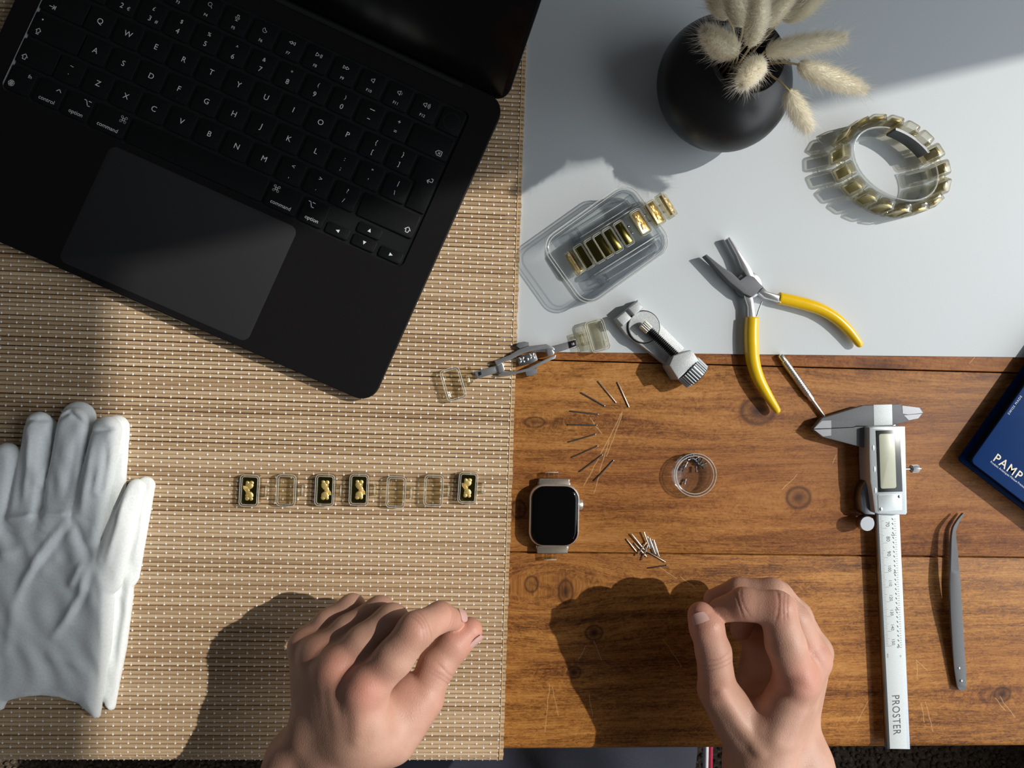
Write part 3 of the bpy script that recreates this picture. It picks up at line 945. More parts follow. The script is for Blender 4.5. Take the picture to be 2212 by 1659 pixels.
for sy, sx in ((967, 1883.5), (1013, 1886), (1059, 1888)):
    q = P(sx, sy, 13); MB().ell((q.x, q.y, 12.6), (1.9, 3.9, 2.4), 14, 8).build('button', M['silver_paint'], hs_o, smooth=180)
q = P(1874, 1131.5, 11)
w = MB(); w.lathe([(5.0, 4.5), (5.2, 5.0), (5.2, 10.4), (4.8, 10.9)], (q.x, q.y, 0), 36); w.build('thumb_wheel', M['steel'], cal)
a, b = P(1958, 1013, 9), P(1989, 1012, 9)
d = (b - a).normalized()
lk = MB(); lk.lathe([(1.0, -1), (1.0, 3.0), (2.3, 3.1), (2.5, 3.5), (2.5, 8.0), (2.2, 8.4), (1.1, 8.5), (1.0, 9.8)], a, 20, axis=d)
for k in range(16):
    t = 2 * math.pi * k / 16; X = Vector((-d.y, d.x, 0)); Z = Vector((0, 0, 1))
    o = X * math.cos(t) * 2.5 + Z * math.sin(t) * 2.5
    lk.tube([a + o + d * 3.4, a + o + d * 8.0], .25, 5)
lk.build('lock_screw', M['steel'], cal, smooth=30)
# print on the beam
c0, c1 = P(1897.5, 1110, 7.8), P(1922.8, 1617, 7.8)
bd = (c1 - c0).normalized(); bx = Vector((-bd.y, bd.x, 0))           # along the beam (towards the user) / to the right
if bx.x < 0: bx = -bx
y70 = (P(1905, 1141.5, 7.8) - c0).dot(bd)
ink = MB(Matrix(((bx.x, bd.x, 0, c0.x), (bx.y, bd.y, 0, c0.y), (0, 0, 1, 0), (0, 0, 0, 1))))
for mmv in range(62, 151):
    t = y70 + (mmv - 70)
    ln = 5.0 if mmv % 10 == 0 else (3.1 if mmv % 5 == 0 else 2.1)
    ink.strokes([[(.2, t), (.2 + ln, t)]], .16, 7.8)
for k in range(0, 58):
    t = y70 + (76.2 - 70) - 12 + k * 25.4 / 16
    if t > y70 + 82.4: break
    ln = 1.0 + (k % 2) * .4
    ink.strokes([[(11.9 - ln, t), (11.9, t)]], .2, 7.8)
    if k % 2 == 0: ink.strokes([[(9.3, t - .5), (9.9, t + .4)]], .55, 7.8)
ink.build('tick_marks', M['ink'], beam_o, smooth=0)
txt = MB(); ra = math.atan2(bd.y, bd.x)
def beamtext(s, size, x, t, **k):
    q = c0 + bx * x + bd * t
    txt.text(s, size, q.x, q.y, 7.8, rot=ra, **k)
for n in range(7, 16): beamtext(str(n * 10), 3.6 if n < 10 else 3.0, 5.9, y70 + (n - 7) * 10 - 2.6)
for n in (3, 4, 5, 6): beamtext(str(n), 3.2, 9.4, y70 + (n * 25.4 - 70) - 1.2)
beamtext('mm', 2.0, 1.6, y70 + 86.5); beamtext('in', 2.0, 10.6, y70 + 87.5)
q = P(1935.5, 1544, 7.8); txt.text('PROSTER', 7.6, q.x, q.y, 7.8, rot=ra + math.radians(-.5), spacing=1.12, stretch=.80)
txt.build('lettering', M['ink'], beam_o, smooth=0)

# ------------------------------------------------------------------ bent tweezers
tw = thing('tweezers', 'grey steel tweezers with bent tips lying on the wood', 'tweezers', P(2070, 1400, 0))
cl = [(2077, 1484, 3.2), (2073, 1440, 3.6), (2069, 1380, 5.2), (2065.5, 1320, 7.4), (2063, 1260, 8.8), (2061, 1200, 8.4), (2060, 1150, 7.2), (2068, 1128, 6.4), (2081, 1109, 5.6)]
wd = [6.4, 8.3, 8.4, 8.2, 7.6, 5.4, 2.9, 2.2, .9]
def twz(name, dz, dx, zs):
    L = [P(x + dx(i), y, max(1.0, z * zs + dz)) for i, (x, y, z) in enumerate(cl)]
    n = 6; S_ = smooth_line(L, n)
    W = []
    for i in range(len(wd) - 1):
        W += [wd[i] + (wd[i + 1] - wd[i]) * k / n for k in range(n)]
    W.append(wd[-1])
    # rounded tail
    t0 = (L[0] - L[1]).normalized()
    S_ = [L[0] + t0 * 2.2, L[0] + t0 * 1.3] + S_; W = [2.6, 5.2] + W
    return MB().ribbon(S_, W, 1.1).build(name, M['steel_mat'], tw, smooth=30)
arm_a = twz('arm', 0, lambda i: 0, 1.0)
twz('arm', 1.0, lambda i: -2.0 if i > 1 else 0, .22)
for x, y in ((2072, 1443.5), (2077, 1471)):
    q = P(x, y, 4.3); MB().ell((q.x, q.y, 4.0), (1.0, 1.0, .55), 12, 6).build('rivet', M['chrome'], arm_a, smooth=180)

# ------------------------------------------------------------------ pliers
pl = thing('pliers', 'long-nose pliers with yellow dipped handles, jaws open', 'pliers', P(1640, 660, 1))
def pc(x, y): return (1480 + x / 3.95, 500 + y / 3.95)
def pcp(pts): return [pc(x, y) for x, y in pts]
j = MB(); pp(j, pcp([(170, 205), (186, 194), (330, 308), (400, 348), (470, 415), (530, 372), (585, 382), (668, 470), (640, 495), (622, 522), (570, 560), (502, 530), (375, 425), (300, 345)]), 3.2, 9.6, .7)
j.build('jaw', M['steel_mat'], pl, smooth=30)
# tapered nose of that jaw
j2 = MB(); pp(j2, pcp([(366, 60), (377, 45), (388, 55), (470, 175), (560, 305), (594, 388), (560, 420), (520, 375), (478, 290), (446, 205)]), 2.2, 8.2, .6)
j2.build('jaw', M['chrome'], pl, smooth=30)
pv = MB(); q = P(*pc(560, 452), 9.6); pv.lathe([(9.0, 2.2), (9.0, 6.0), (8.4, 6.2)], (q.x, q.y, 0), 28); pv.build('pivot', M['steel'], pl)
ar = MB(); pp(ar, pcp([(628, 520), (668, 472), (705, 512), (812, 540), (850, 560), (820, 610), (770, 590), (690, 568)]), 3.0, 8.4, .9); ar.build('handle_arm', M['chrome'], pl, smooth=40)
ar = MB(); pp(ar, pcp([(505, 545), (582, 560), (592, 640), (604, 760), (540, 770), (538, 640)]), 2.6, 7.6, .9); ar.build('handle_arm', M['chrome'], pl, smooth=40)
def sleeve(pts, rad):
    L = [P(*pc(x, y), 5.6) for x, y in pts]
    S_ = smooth_line(L, 5); R_ = []
    for i in range(len(rad) - 1): R_ += [rad[i] + (rad[i + 1] - rad[i]) * k / 5 for k in range(5)]
    R_.append(rad[-1])
    mb = MB()
    t0 = (S_[0] - S_[1]).normalized(); t1 = (S_[-1] - S_[-2]).normalized()
    S_ = [S_[0] + t0 * .2] + S_ + [S_[-1] + t1 * (R_[-1] * s_) for s_ in (.4, .75, .95)]
    R_ = [R_[0] * .93] + R_ + [R_[-1] * s_ for s_ in (.9, .65, .3)]
    mb.tube(S_, R_, 18, flat=.92)
    return mb.build('grip', M['yellow'], pl, smooth=60)
sleeve([(797, 568), (900, 590), (1050, 628), (1170, 672), (1290, 745), (1400, 850), (1485, 958)], [4.05, 4.2, 4.3, 4.05, 3.8, 3.4, 2.6])
sleeve([(572, 735), (566, 850), (568, 980), (580, 1110), (622, 1250), (695, 1385), (785, 1525)], [4.6, 4.75, 4.8, 4.6, 4.2, 3.5, 2.3])
sp = MB(); sp.tube([P(*pc(655, 600), 5), P(*pc(630, 660), 6), P(*pc(610, 725), 5)], .45, 8); sp.build('spring', M['steel'], pl)

# ------------------------------------------------------------------ strap link remover
lr = thing('link_remover', 'grey cast link-removal tool with black screw and ribbed knob', 'link remover', P(1420, 740, 0))
b_ = MB(); pp(b_, [(1328, 689), (1378, 647.5), (1397, 668), (1480, 752), (1447, 793), (1352, 722)], .9, 8.0, .7); bo = b_.build('body', M['cast'], lr, smooth=30)
for poly in ([(1332, 688), (1351, 672), (1366, 687), (1346, 704)], [(1358, 666), (1378, 649.5), (1392, 664), (1371, 681)]):
    MB().prism(pxpoly(poly, 14), 8, 13.5, .8).build('jaw_block', M['cast'], lr, smooth=30)
q = P(1391, 706, 9.5); 
ds = MB(); ds.lathe([(10.4, 7.5), (10.4, 9.3), (10.0, 9.7)], (q.x, q.y, 0), 36); ds.build('disc', M['cast'], lr)
rg = MB(); rg.lathe([(11.1, 7.8), (11.1, 8.3), (10.5, 8.3), (10.5, 7.8)], (q.x, q.y, 0), 36, cap0=False, cap1=False); rg.build('disc_seat', M['black_metal'], lr)
eb = MB(); pp(eb, [(1446, 789), (1455, 768), (1492, 756), (1499, 761), (1511, 779), (1465, 820)], .9, 18.5, 1.2); eb.build('end_block', M['cast'], lr, smooth=30)
s0, s1 = P(1388, 700, 13.5), P(1506, 812, 13.0); sd = (s1 - s0).normalized(); SL = (s1 - s0).length
def sat(px, py): return (P(px, py, 13.3) - s0).dot(sd)
rod = MB(); prof = []
t = sat(1404, 714); te = sat(1468, 776)
while t < te:
    prof += [(2.0, t), (2.9, t + .45), (2.9, t + .7), (2.0, t + 1.1)]; t += 1.25
rod.lathe([(1.5, sat(1398, 709))] + prof, s0, 16, axis=sd); rod.build('screw', M['black_metal'], lr, smooth=50)
pk = MB(); r_ = 3.0; a0, a1 = sat(1387, 699), sat(1402, 712)
pk.lathe([(2.6, a0), (2.9, a0 + .4), (2.9, a1), (2.0, a1 + .3)], s0, 18, axis=sd)
X = Vector((-sd.y, sd.x, 0)); 
for k in range(14):
    o = X * math.cos(k * .4488) * 2.95 + Vector((0, 0, 1)) * math.sin(k * .4488) * 2.95
    pk.tube([s0 + o + sd * (a0 + .3), s0 + o + sd * a1], .32, 5)
pk.build('pin_tip', M['silver'], lr, smooth=40)
kb = MB(); a0, a1 = sat(1485, 797), sat(1508, 818)
kb.lathe([(8.4, a0), (9.2, a0 + .5), (9.2, a1 - .8), (8.2, a1)], s0 + Vector((0, 0, -2.5)), 40, axis=sd); kbo = kb.build('knob', M['steel_dark'], lr, smooth=40)
kr = MB()
for k in range(30):
    tt = 2 * math.pi * k / 30
    o = X * math.cos(tt) * 9.3 + Vector((0, 0, 1)) * (math.sin(tt) * 9.3 - 2.5)
    kr.tube([s0 + o + sd * (a0 + .5), s0 + o + sd * (a1 - .8)], .62, 6)
kr.build('rib', M['silver_paint'], kbo, smooth=60)
tag(kr and bpy.data.objects[kbo.children[0].name], kind='stuff')

# ------------------------------------------------------------------ pin punch
pn = thing('pin_punch', 'slim knurled steel pin punch between pliers and caliper', 'pin punch', P(1720, 820, 0))
a, b = P(1685, 767, 2.6), P(1784, 905, 1.9); d = (b - a).normalized(); Lp = (b - a).length
def pt(px, py): return (P(px, py, 2.4) - a).dot(d)
h = MB(); h.lathe([(1.6, 0), (1.9, .4), (1.9, 4.5), (2.3, 4.8), (2.3, pt(1746, 851)), (1.9, pt(1747, 853)), (1.9, pt(1754, 862)), (1.2, pt(1756, 866))], a, 20, axis=d); ho = h.build('handle', M['silver'], pn, smooth=40)
kn = MB(); X = Vector((-d.y, d.x, 0)); Z = X.cross(d)
for sgn in (1, -1):
    for k in range(9):
        path = []
        for i in range(26):
            t = 4.8 + (pt(1746, 851) - 4.8) * i / 25; an = 2 * math.pi * k / 9 + sgn * i * .5
            path.append(a + d * t + X * math.cos(an) * 2.33 + Z * math.sin(an) * 2.33)
        kn.tube(path, .14, 4, cap=False)
tag(kn.build('knurling', M['steel'], ho, smooth=0), kind='stuff')
s_ = MB(); s_.lathe([(1.15, pt(1755, 864)), (1.15, Lp - .5), (.9, Lp)], a, 16, axis=d); s_.build('shaft', M['silver'], pn)

# ------------------------------------------------------------------ pins
def make_pin(L=16.5):
    mb = MB(); mb.lathe([(.34, 0), (.46, .3), (.46, L - 1.4), (.30, L - 1.3), (.30, L - .9), (.52, L - .8), (.55, L - .3), (.35, L)], (-L / 2, 0, 0), 10, axis=(1, 0, 0))
    return mb
pin_mesh = None
def place_pin(a, b, label, group, mat, name='strap_pin'):
    A, B = P(*a), P(*b); L = (B - A).length; c = (A + B) / 2
    mb = make_pin(L)
    o = mb.build(name, mat, None, smooth=40, origin=(0, 0, 0))
    o.location = c * MM
    o.rotation_euler = (B - A).to_track_quat('X', 'Z').to_euler()
    return tag(o, label, 'pin', group)
ordn = ['first', 'second', 'third', 'fourth', 'fifth', 'sixth', 'seventh', 'eighth', 'ninth']
fan = [((1334, 825), (1359, 880)), ((1292, 823), (1331, 870)), ((1255, 848), (1307, 877)), ((1232, 888), (1293, 895)), ((1227, 917.5), (1290, 918.5)),
       ((1228, 955), (1287, 938)), ((1235, 988), (1292, 963)), ((1252, 1019), (1302, 982)), ((1283, 1039), (1326, 994))]
for i, (a, b) in enumerate(fan):
    place_pin((*a, .55), (*b, .55), 'thin steel pin laid in a fan, %s counted from the link tool' % ordn[i], 'pins laid out in a fan', M['silver'] if i < 2 else M['steel'])
pile = [((1353, 1164, .6), (1375, 1192, .6)), ((1364, 1153, 1.6), (1392, 1188, .8)), ((1370, 1173, .6), (1397, 1203, .6)), ((1396, 1172, 1.5), (1376, 1200, 1.7)),
        ((1399, 1178, 1.6), (1387, 1210, 1.0)), ((1391, 1149, 2.2), (1404, 1186, 1.4)), ((1398, 1158, .7), (1412, 1196, .7)), ((1403, 1162, 1.6), (1416, 1198, 1.6)),
        ((1408, 1165, .7), (1420, 1200, .7)), ((1412, 1166, 1.6), (1424, 1203, 1.5)), ((1390, 1186, .6), (1437, 1214, .6))]
pl_lab = ['silver pin lying apart from the heap on its smartwatch side', 'silver pin slanting into the heap under two crossing pins', 'silver pin mostly hidden under the crossing pins of the heap',
          'upper crossing pin laid over the middle of the heap', 'lower crossing pin laid over the middle of the heap', 'topmost pin laid along the bundle of parallel pins',
          None, None, None, None, 'pale pin sticking out from under the heap towards the stray pin']
for (a, b), lab in zip(pile, pl_lab):
    place_pin(a, b, lab or 'silver pin in the tight parallel bundle of the heap', 'pins in the loose heap', M['silver'])
place_pin((1400, 1227, .5), (1441, 1221, .5), 'single dark pin lying just below the heap of pins', 'stray pins', M['steel_dark'])

# ------------------------------------------------------------------ round dish with metal bits
dc = P(1494, 1023, 0); dtop = P(1495, 1024, 7)
dish = thing('round_dish', 'small round clear dish holding tiny metal tubes', 'dish', (dc.x, dc.y, 0))
R0 = 14.0
MB().lathe([(R0 - .6, 0.02), (R0, .4), (R0 + .4, 7.2), (R0 + .1, 7.6), (R0 - .9, 7.6), (R0 - 1.7, 7.0), (R0 - 2.0, 1.2), (0.01, 1.2)], (dc.x, dc.y, 0), 48, cap1=False).build('cup', M['box_clear'], dish, smooth=50)
MB().lathe([(R0 + .45, 6.9), (R0 + .75, 7.2), (R0 + .5, 7.7), (R0 + .1, 7.7)], (dc.x, dc.y, 0), 48, cap0=False, cap1=False).build('rim', M['box_clear'], dish, smooth=60)
bits = [(1467, 1010, 20), (1476, 1013, 80), (1474, 992, 0), (1482, 1004, 60), (1484, 988, 35), (1490, 985, 100), (1491, 992, 10), (1496, 986, 70), (1500, 993, 140), (1505, 990, 30), (1508, 997, 90), (1514, 995, 60), (1517, 1007, 120), (1520, 1002, 20), (1503, 1013, 95), (1480, 1041, 70), (1511, 1003, 150)]
bit_mesh = None
for i, (x, y, an) in enumerate(bits):
    q = P(x, y, 2.2)
    if bit_mesh is None:
        mb = MB(); mb.lathe([(.35, -2), (.8, -1.9), (.8, -.7), (.5, -.6), (.5, .6), (.8, .7), (.8, 1.9), (.35, 2)], (0, 0, 0), 10, axis=(1, 0, 0))
        o = mb.build('metal_tube', M['steel_dark'], None, smooth=35, origin=(0, 0, 0)); bit_mesh = o
    else:
        o = bit_mesh.copy(); COL.objects.link(o)
    o.location = Vector((q.x, q.y, 2.05 + (i % 3) * .5)) * MM
    o.rotation_euler = (0, random.uniform(-.3, .3), math.radians(an))
    tag(o, {15: 'tiny dark metal tube lying alone across the empty middle of the dish', 14: 'tiny dark metal tube pointing away from the cluster in the dish', 0: 'tiny dark metal tube at the end of the cluster, against the dish wall'}.get(i, 'tiny dark metal tube heaped inside the round clear dish'), 'metal tube', 'metal tubes in the dish')

for rr_, zz in ((R0 + .3, 7.65), (R0 - 1.3, 7.3)):
    MB().tube([(dc.x + rr_ * math.cos(a), dc.y + rr_ * math.sin(a), zz) for a in np.linspace(0, 2 * math.pi, 49)], .32, 6).build('edge_highlight', M['edge'], dish, smooth=180)
# ------------------------------------------------------------------ smartwatch without strap
sw = thing('smartwatch', 'square black-faced smartwatch without strap, lying beside the mat', 'smartwatch', P(1198, 1114, 0))
wc_ = P(1198, 1114, 9); wr = math.radians(-1.2)
WW, WH, WR = 33.2, 41.0, 9.6
cs = MB()
R_ = []
for ins, z in ((3.5, 1.2), (1.2, 1.8), (.2, 3.2), (0, 5), (0, 7.2), (.35, 8.6), (1.2, 9.4)):
    R_.append([(x, y, z) for x, y in rrect(wc_.x, wc_.y, WW - 2 * ins, WH - 2 * ins, WR - ins * .8, 7, wr)])
cs.loops(R_); cs.build('case', M['watch_case'], sw, smooth=50)
cr = MB(); R_ = []
for ins, z in ((.95, 9.0), (1.1, 9.6), (1.8, 10.4), (3.3, 10.95), (6, 11.15)):
    R_.append([(x, y, z) for x, y in rrect(wc_.x, wc_.y, WW - 2 * ins, WH - 2 * ins, max(2, WR - ins * .8), 7, wr)])
cr.loops(R_); cr.build('crystal', M['crystal'], sw, smooth=60)
q = P(1255, 1090, 6); MB().lathe([(3.4, -1.5), (3.4, 1.0), (3.0, 1.6), (2.0, 1.9)], (q.x - .6, q.y, 5.6), 28, axis=(1, -.02, 0)).build('crown', M['watch_case'], sw)
MB().lathe([(4.2, 0), (6, 1.2), (6.5, 1.3)], (wc_.x, wc_.y, .02), 30).build('sensor_back', M['black_plastic'], sw)
for sy, y0, xo in ((1, 1042, 0), (-1, 1187, -4)):
    q = P(1197 + xo, y0, 5)
    MB().prism(rrect(q.x, q.y, 20.5, 5.0, 1.0, 3, wr), 2.6, 6.2, .5).build('strap_adapter', M['bronze'], sw, smooth=40)
    MB().prism(rrect(q.x, q.y - sy * 1.2, 21.5, 2.2, .5, 2, wr), 2.2, 5.6, .3).build('adapter_bar', M['silver_paint'], sw, smooth=40)
    lp = MB(); yy = q.y + sy * 2.0; xs = q.x - 1.6
    lp.prism(rrect(xs - 2.9, yy + sy * 1.8, 1.9, 5.6, .5, 2), 2.8, 5.6, .4); lp.prism(rrect(xs + 3.6, yy + sy * 1.8, 1.9, 5.6, .5, 2), 2.8, 5.6, .4)
    lp.prism(rrect(xs + .3, yy + sy * 4.0, 8.2, 1.6, .5, 2), 2.9, 5.4, .4)
    lpo = lp.build('link_eye', M['resin'], sw, smooth=40)
    MB().tube([(xs - 3.8, yy + sy * 4.7, 5.4), (xs + 4.4, yy + sy * 4.7, 5.4)], .35, 6).build('edge_highlight', M['edge'], lpo, smooth=180)

# ------------------------------------------------------------------ blue presentation book
bk0 = P(2097, 997, 14.0)
e1 = (P(2212, 829, 14) - P(2101, 986, 14)).normalized(); e2 = (P(2210, 1069, 14) - P(2104, 1001, 14)).normalized()
e2 = (e2 - e1 * e2.dot(e1)).normalized()
bk = thing('gift_folder', 'dark blue gift folder with cream capital letters on its cover', 'folder', (bk0 + e1 * 40 + e2 * 40).xy.to_3d())
Mb = Matrix(((e2.x, e1.x, 0, bk0.x), (e2.y, e1.y, 0, bk0.y), (0, 0, 1, 0), (0, 0, 0, 1)))
MB(Mb).prism(rrect(52, 60, 104, 120, 3.2, 5), 12.6, 14.0, .3, .2).build('front_cover', M['blue'], bk, smooth=40)
MB(Mb).prism(rrect(52, 60, 104, 120, 3.2, 5), .1, 1.6, .2, .3).build('back_cover', M['blue'], bk, smooth=40)
MB(Mb).prism(rrect(53, 60, 98, 114, 2, 4), 1.6, 12.6).build('inner_block', M['black_plastic'], bk, smooth=40)
def bloc(px, py):
    v = P(px, py, 14) - bk0; return v.dot(e2), v.dot(e1)
tx = MB(Mb)
u, v = bloc(2143.5, 993.5); tx.text('PAMP', 8.4, u, v, 14.05, align='LEFT', spacing=1.22, bold=.008)
tx.build('title_lettering', M['cream_print'], bk, smooth=0)
tx = MB(Mb)
u, v = bloc(2138.5, 998.5); tx.text('Produits Artistiques Métaux Précieux', 2.05, u, v, 14.05, align='LEFT')
u, v = bloc(2180, 896.5); tx.text('SWISS MADE', 2.3, u, v, 14.05, rot=math.radians(90), align='LEFT', spacing=1.25)
tx.build('small_lettering', M['white_print'], bk, smooth=0)
# ------------------------------------------------------------------ strap links of clear resin, some holding a small gold bar
LK_W, LK_H, LK_T = 12.6, 20.6, 5.6
def link_body():
    """clear frame with a floor; eye lug on the +x side, two knuckles on the -x side (local mm, floor at z=0)"""
    mb = MB()
    o = rrect(0, 0, LK_W, LK_H, 2.6, 4); i = rrect(0, 0, LK_W - 2.6, LK_H - 2.6, 1.6, 4)
    b = rrect(0, 0, LK_W - .7, LK_H - .7, 2.4, 4)
    rings = [[(x, y, 0) for x, y in b], [(x, y, .4) for x, y in o], [(x, y, LK_T - .5) for x, y in o], [(x, y, LK_T) for x, y in b],
             [(x, y, LK_T) for x, y in i], [(x, y, 1.0) for x, y in i]]
    mb.loops(rings)
    return mb
def link_eye():
    mb = MB()
    for y in (-2.9, 2.9): mb.prism(rrect(8.3, y, 5.0, 1.7, .5, 2), 1.0, 4.4, .3)
    mb.tube([(9.8, -3.4, 2.7), (9.8, 3.4, 2.7)], 1.25, 10)
    return mb
def link_knuckle(s):
    mb = MB(); mb.tube([(-4.2, s * 3.9, 3.0), (-4.2, s * 7.4, 3.0)], 1.35, 10)
    return mb
lb = link_body(); le = link_eye(); lk1 = link_knuckle(1); lk2 = link_knuckle(-1)
def mesh_of(mb, name, mat, smooth=40):
    o = mb.build(name, mat, None, smooth, origin=(0, 0, 0)); me = o.data
    bpy.data.objects.remove(o); return me
ME_BODY = mesh_of(lb, 'link_frame', M['resin']); ME_EYE = mesh_of(le, 'eye', M['resin'], 60)
ME_K1 = mesh_of(lk1, 'knuckle', M['resin'], 60); ME_K2 = mesh_of(lk2, 'knuckle', M['resin'], 60)
def loop_tube(mb, pts, z, r):
    q = [(x, y, z) for x, y in pts]; mb.tube(q + [q[0], q[1]], r, 6, cap=False); return mb
eg = MB(); loop_tube(eg, rrect(0, 0, LK_W - .5, LK_H - .5, 2.5, 4), LK_T - .1, .30); loop_tube(eg, rrect(0, 0, LK_W - 2.7, LK_H - 2.7, 1.6, 4), LK_T - .05, .24)  # pale tubes added as painted highlights along the link rims
ME_EDGE = mesh_of(eg, 'edge_highlight', M['edge'], 180)
eg = MB(); eg.tube([(9.8, -3.5, 3.9), (9.8, 3.5, 3.9)], .28, 6); ME_EDGE2 = mesh_of(eg, 'edge_highlight', M['edge'], 180)
bar = MB(); bar.prism(rrect(0, 0, 9.6, 16.8, .5, 2), 3.1, 4.7, .25)
ME_BAR = mesh_of(bar, 'gold_bar', M['gold_field'], 30)
def relief(flip=1):
    """plain curled ornament standing proud of the bar"""
    mb = MB(); z = 4.75; f = flip
    def blob(x, y, rx, ry, h, a=0): mb.ell((x * f, y * f, z), (rx, ry, h), 12, 6, Matrix.Rotation(a, 3, 'Z'))
    blob(-.4, 3.0, 2.1, 2.5, .55, .3); blob(-1.3, 5.3, 1.2, 1.1, .5); blob(1.2, 4.9, 1.4, 1.6, .5, -.3); blob(.3, -3.3, 2.5, 2.4, .55); blob(-.9, -5.0, 1.5, 1.4, .5); blob(1.5, -4.8, 1.2, 1.5, .5, .4)
    blob(1.3, .4, 1.4, 2.6, .45, .25)
    for k in range(4):
        r = 1.5 + .75 * k
        mb.tube([Vector(((.2 + r * math.cos(a)) * f, (-2.6 + r * math.sin(a)) * f, z + .30)) for a in (1.9 - k * .1, 1.4, .9, .4, -.1)], .26, 5, flat=.9)
    for k in range(3):
        r = 1.1 + .7 * k
        mb.tube([Vector(((-.3 + r * math.cos(a)) * f, (3.1 + r * math.sin(a)) * f, z + .42)) for a in (.2, -.5, -1.2, -1.9)], .22, 5, flat=.9)
    return mb
ME_REL = mesh_of(relief(1), 'relief', M['gold'], 50); ME_REL2 = mesh_of(relief(-1), 'relief', M['gold'], 50)
ME_BARB = ME_BAR.copy(); ME_BARB.materials[0] = M['gold_bright']
ME_BARS = ME_BAR.copy(); ME_BARS.materials[0] = M['gold_soft']

def child(name, me, parent, M4=None):
    o = bpy.data.objects.new(name, me); COL.objects.link(o); o.parent = parent
    if M4 is not None: o.matrix_local = M4
    return o
def mm_matrix(M4):
    q = M4.copy(); q.translation = q.translation * MM; return q

# seven loose links in a row on the mat
row = [(541, 1059, 'gold', -1, 3), (620, 1058, '', 1, 1), (703, 1058, 'gold', 1, 2), (776.5, 1057, 'gold', 1, 1), (856, 1062, '', 1, 3), (937, 1059, '', 1, 2), (1010.5, 1053, 'gold', -1, 5)]
rl = ['clear link with gold bar at the glove end of the row', 'empty clear link between two gold-bar links, second from the gloves', 'clear link with gold bar beside the lone empty link',
      'clear link with gold bar standing next to the pair of empty links', 'empty clear link of the pair, on the side of the gold bars in the middle', 'empty clear link of the pair, beside the last gold-bar link',
      'clear link with gold bar at the row end near the smartwatch']
MAT_TOP = MAT_Z + SLAT_H + .1
for (px, py, kind, flip, an), lab in zip(row, rl):
    q = P(px, py, MAT_TOP + 3); rt = thing('strap_link', lab, 'strap link', (q.x, q.y, MAT_TOP), 'loose links in a row')
    rt.rotation_euler = (0, 0, math.radians(-2 - an * .4))
    fo = child('frame', ME_BODY, rt); child('edge_highlight', ME_EDGE, fo); eo = child('eye', ME_EYE, rt); child('edge_highlight', ME_EDGE2, eo)
    if kind:
        g = child('gold_bar', ME_BAR, rt); child('relief', ME_REL if flip > 0 else ME_REL2, g)
    else:
        child('knuckle', ME_K1, rt); child('knuckle', ME_K2, rt)

def strap(name, label, cat, frames, origin, bars):
    """a bracelet of links: frames = matrices (mm, world)"""
    rt = thing(name, label, cat, origin)
    T0_ = Matrix.Translation(-Vector(origin))
    for k, (F, b) in enumerate(zip(frames, bars)):
        o = child('link', ME_BODY, rt, mm_matrix(T0_ @ F))
        child('eye', ME_EYE, o); child('edge_highlight', ME_EDGE, o)
        if b: 
            g = child('gold_bar', {1: ME_BAR, 2: ME_BARB, 3: ME_BARS}[b], o, Matrix.Diagonal((.78, .9, 1, 1)) if b == 3 else None)
            if b == 2: child('relief', ME_REL, g)
    return rt

# ------------------------------------------------------------------ clear box with a strap across it
bxz = 20.0
cA, cB, cC, cD = P(1160, 527, bxz), P(1366, 382, bxz), P(1466, 524, bxz), P(1252, 679, bxz)
bcx = (cA + cB + cC + cD) / 4
ax = ((cB - cA) + (cC - cD)).normalized(); ay = Vector((-ax.y, ax.x, 0))
BW, BH = 72.0, 52.5
Mx = Matrix(((ax.x, ay.x, 0, bcx.x), (ax.y, ay.y, 0, bcx.y), (0, 0, 1, 0), (0, 0, 0, 1)))
box = thing('plastic_box', 'open clear plastic box under the gold-bar strap on the white sheet', 'box', (bcx.x, bcx.y, .9))
b1 = MB(Mx); R_ = []
for ins, z, r in ((4.0, .95, 8), (2.6, 1.5, 9), (1.6, 4, 10), (.9, 17.5, 10.5), (0, 18.0, 11.5), (0, bxz, 11.5), (.9, bxz, 10.6), (1.9, bxz - .4, 9.6), (2.4, 4.5, 9.2), (3.8, 2.0, 8)):
    R_.append([(x, y, z) for x, y in rrect(0, 0, BW - 2 * ins, BH - 2 * ins, r, 6)])
b1.loops(R_); tray = b1.build('tray', M['box_clear'], box, smooth=50)
for ins, z_, r_, rr_ in ((.15, bxz - .1, 11.4, .38), (2.0, bxz - .4, 9.6, .3), (2.6, 1.7, 9, .3)):
    loop_tube(MB(Mx), rrect(0, 0, BW - 2 * ins, BH - 2 * ins, r_, 6), z_, rr_).build('edge_highlight', M['edge'], tray, smooth=180)
b1 = MB(Mx)
o_ = rrect(0, 0, BW - 7.4, BH - 7.4, 8, 6)
b1.loops([[(x, y, 17.0) for x, y in o_], [(x, y, 18.2) for x, y in rrect(0, 0, BW - 7.0, BH - 7.0, 8.2, 6)], [(x, y, 18.2) for x, y in rrect(0, 0, BW - 9.4, BH - 9.4, 7, 6)]], False, False)
b1.build('inner_ledge', M['box_clear'], box, smooth=50)
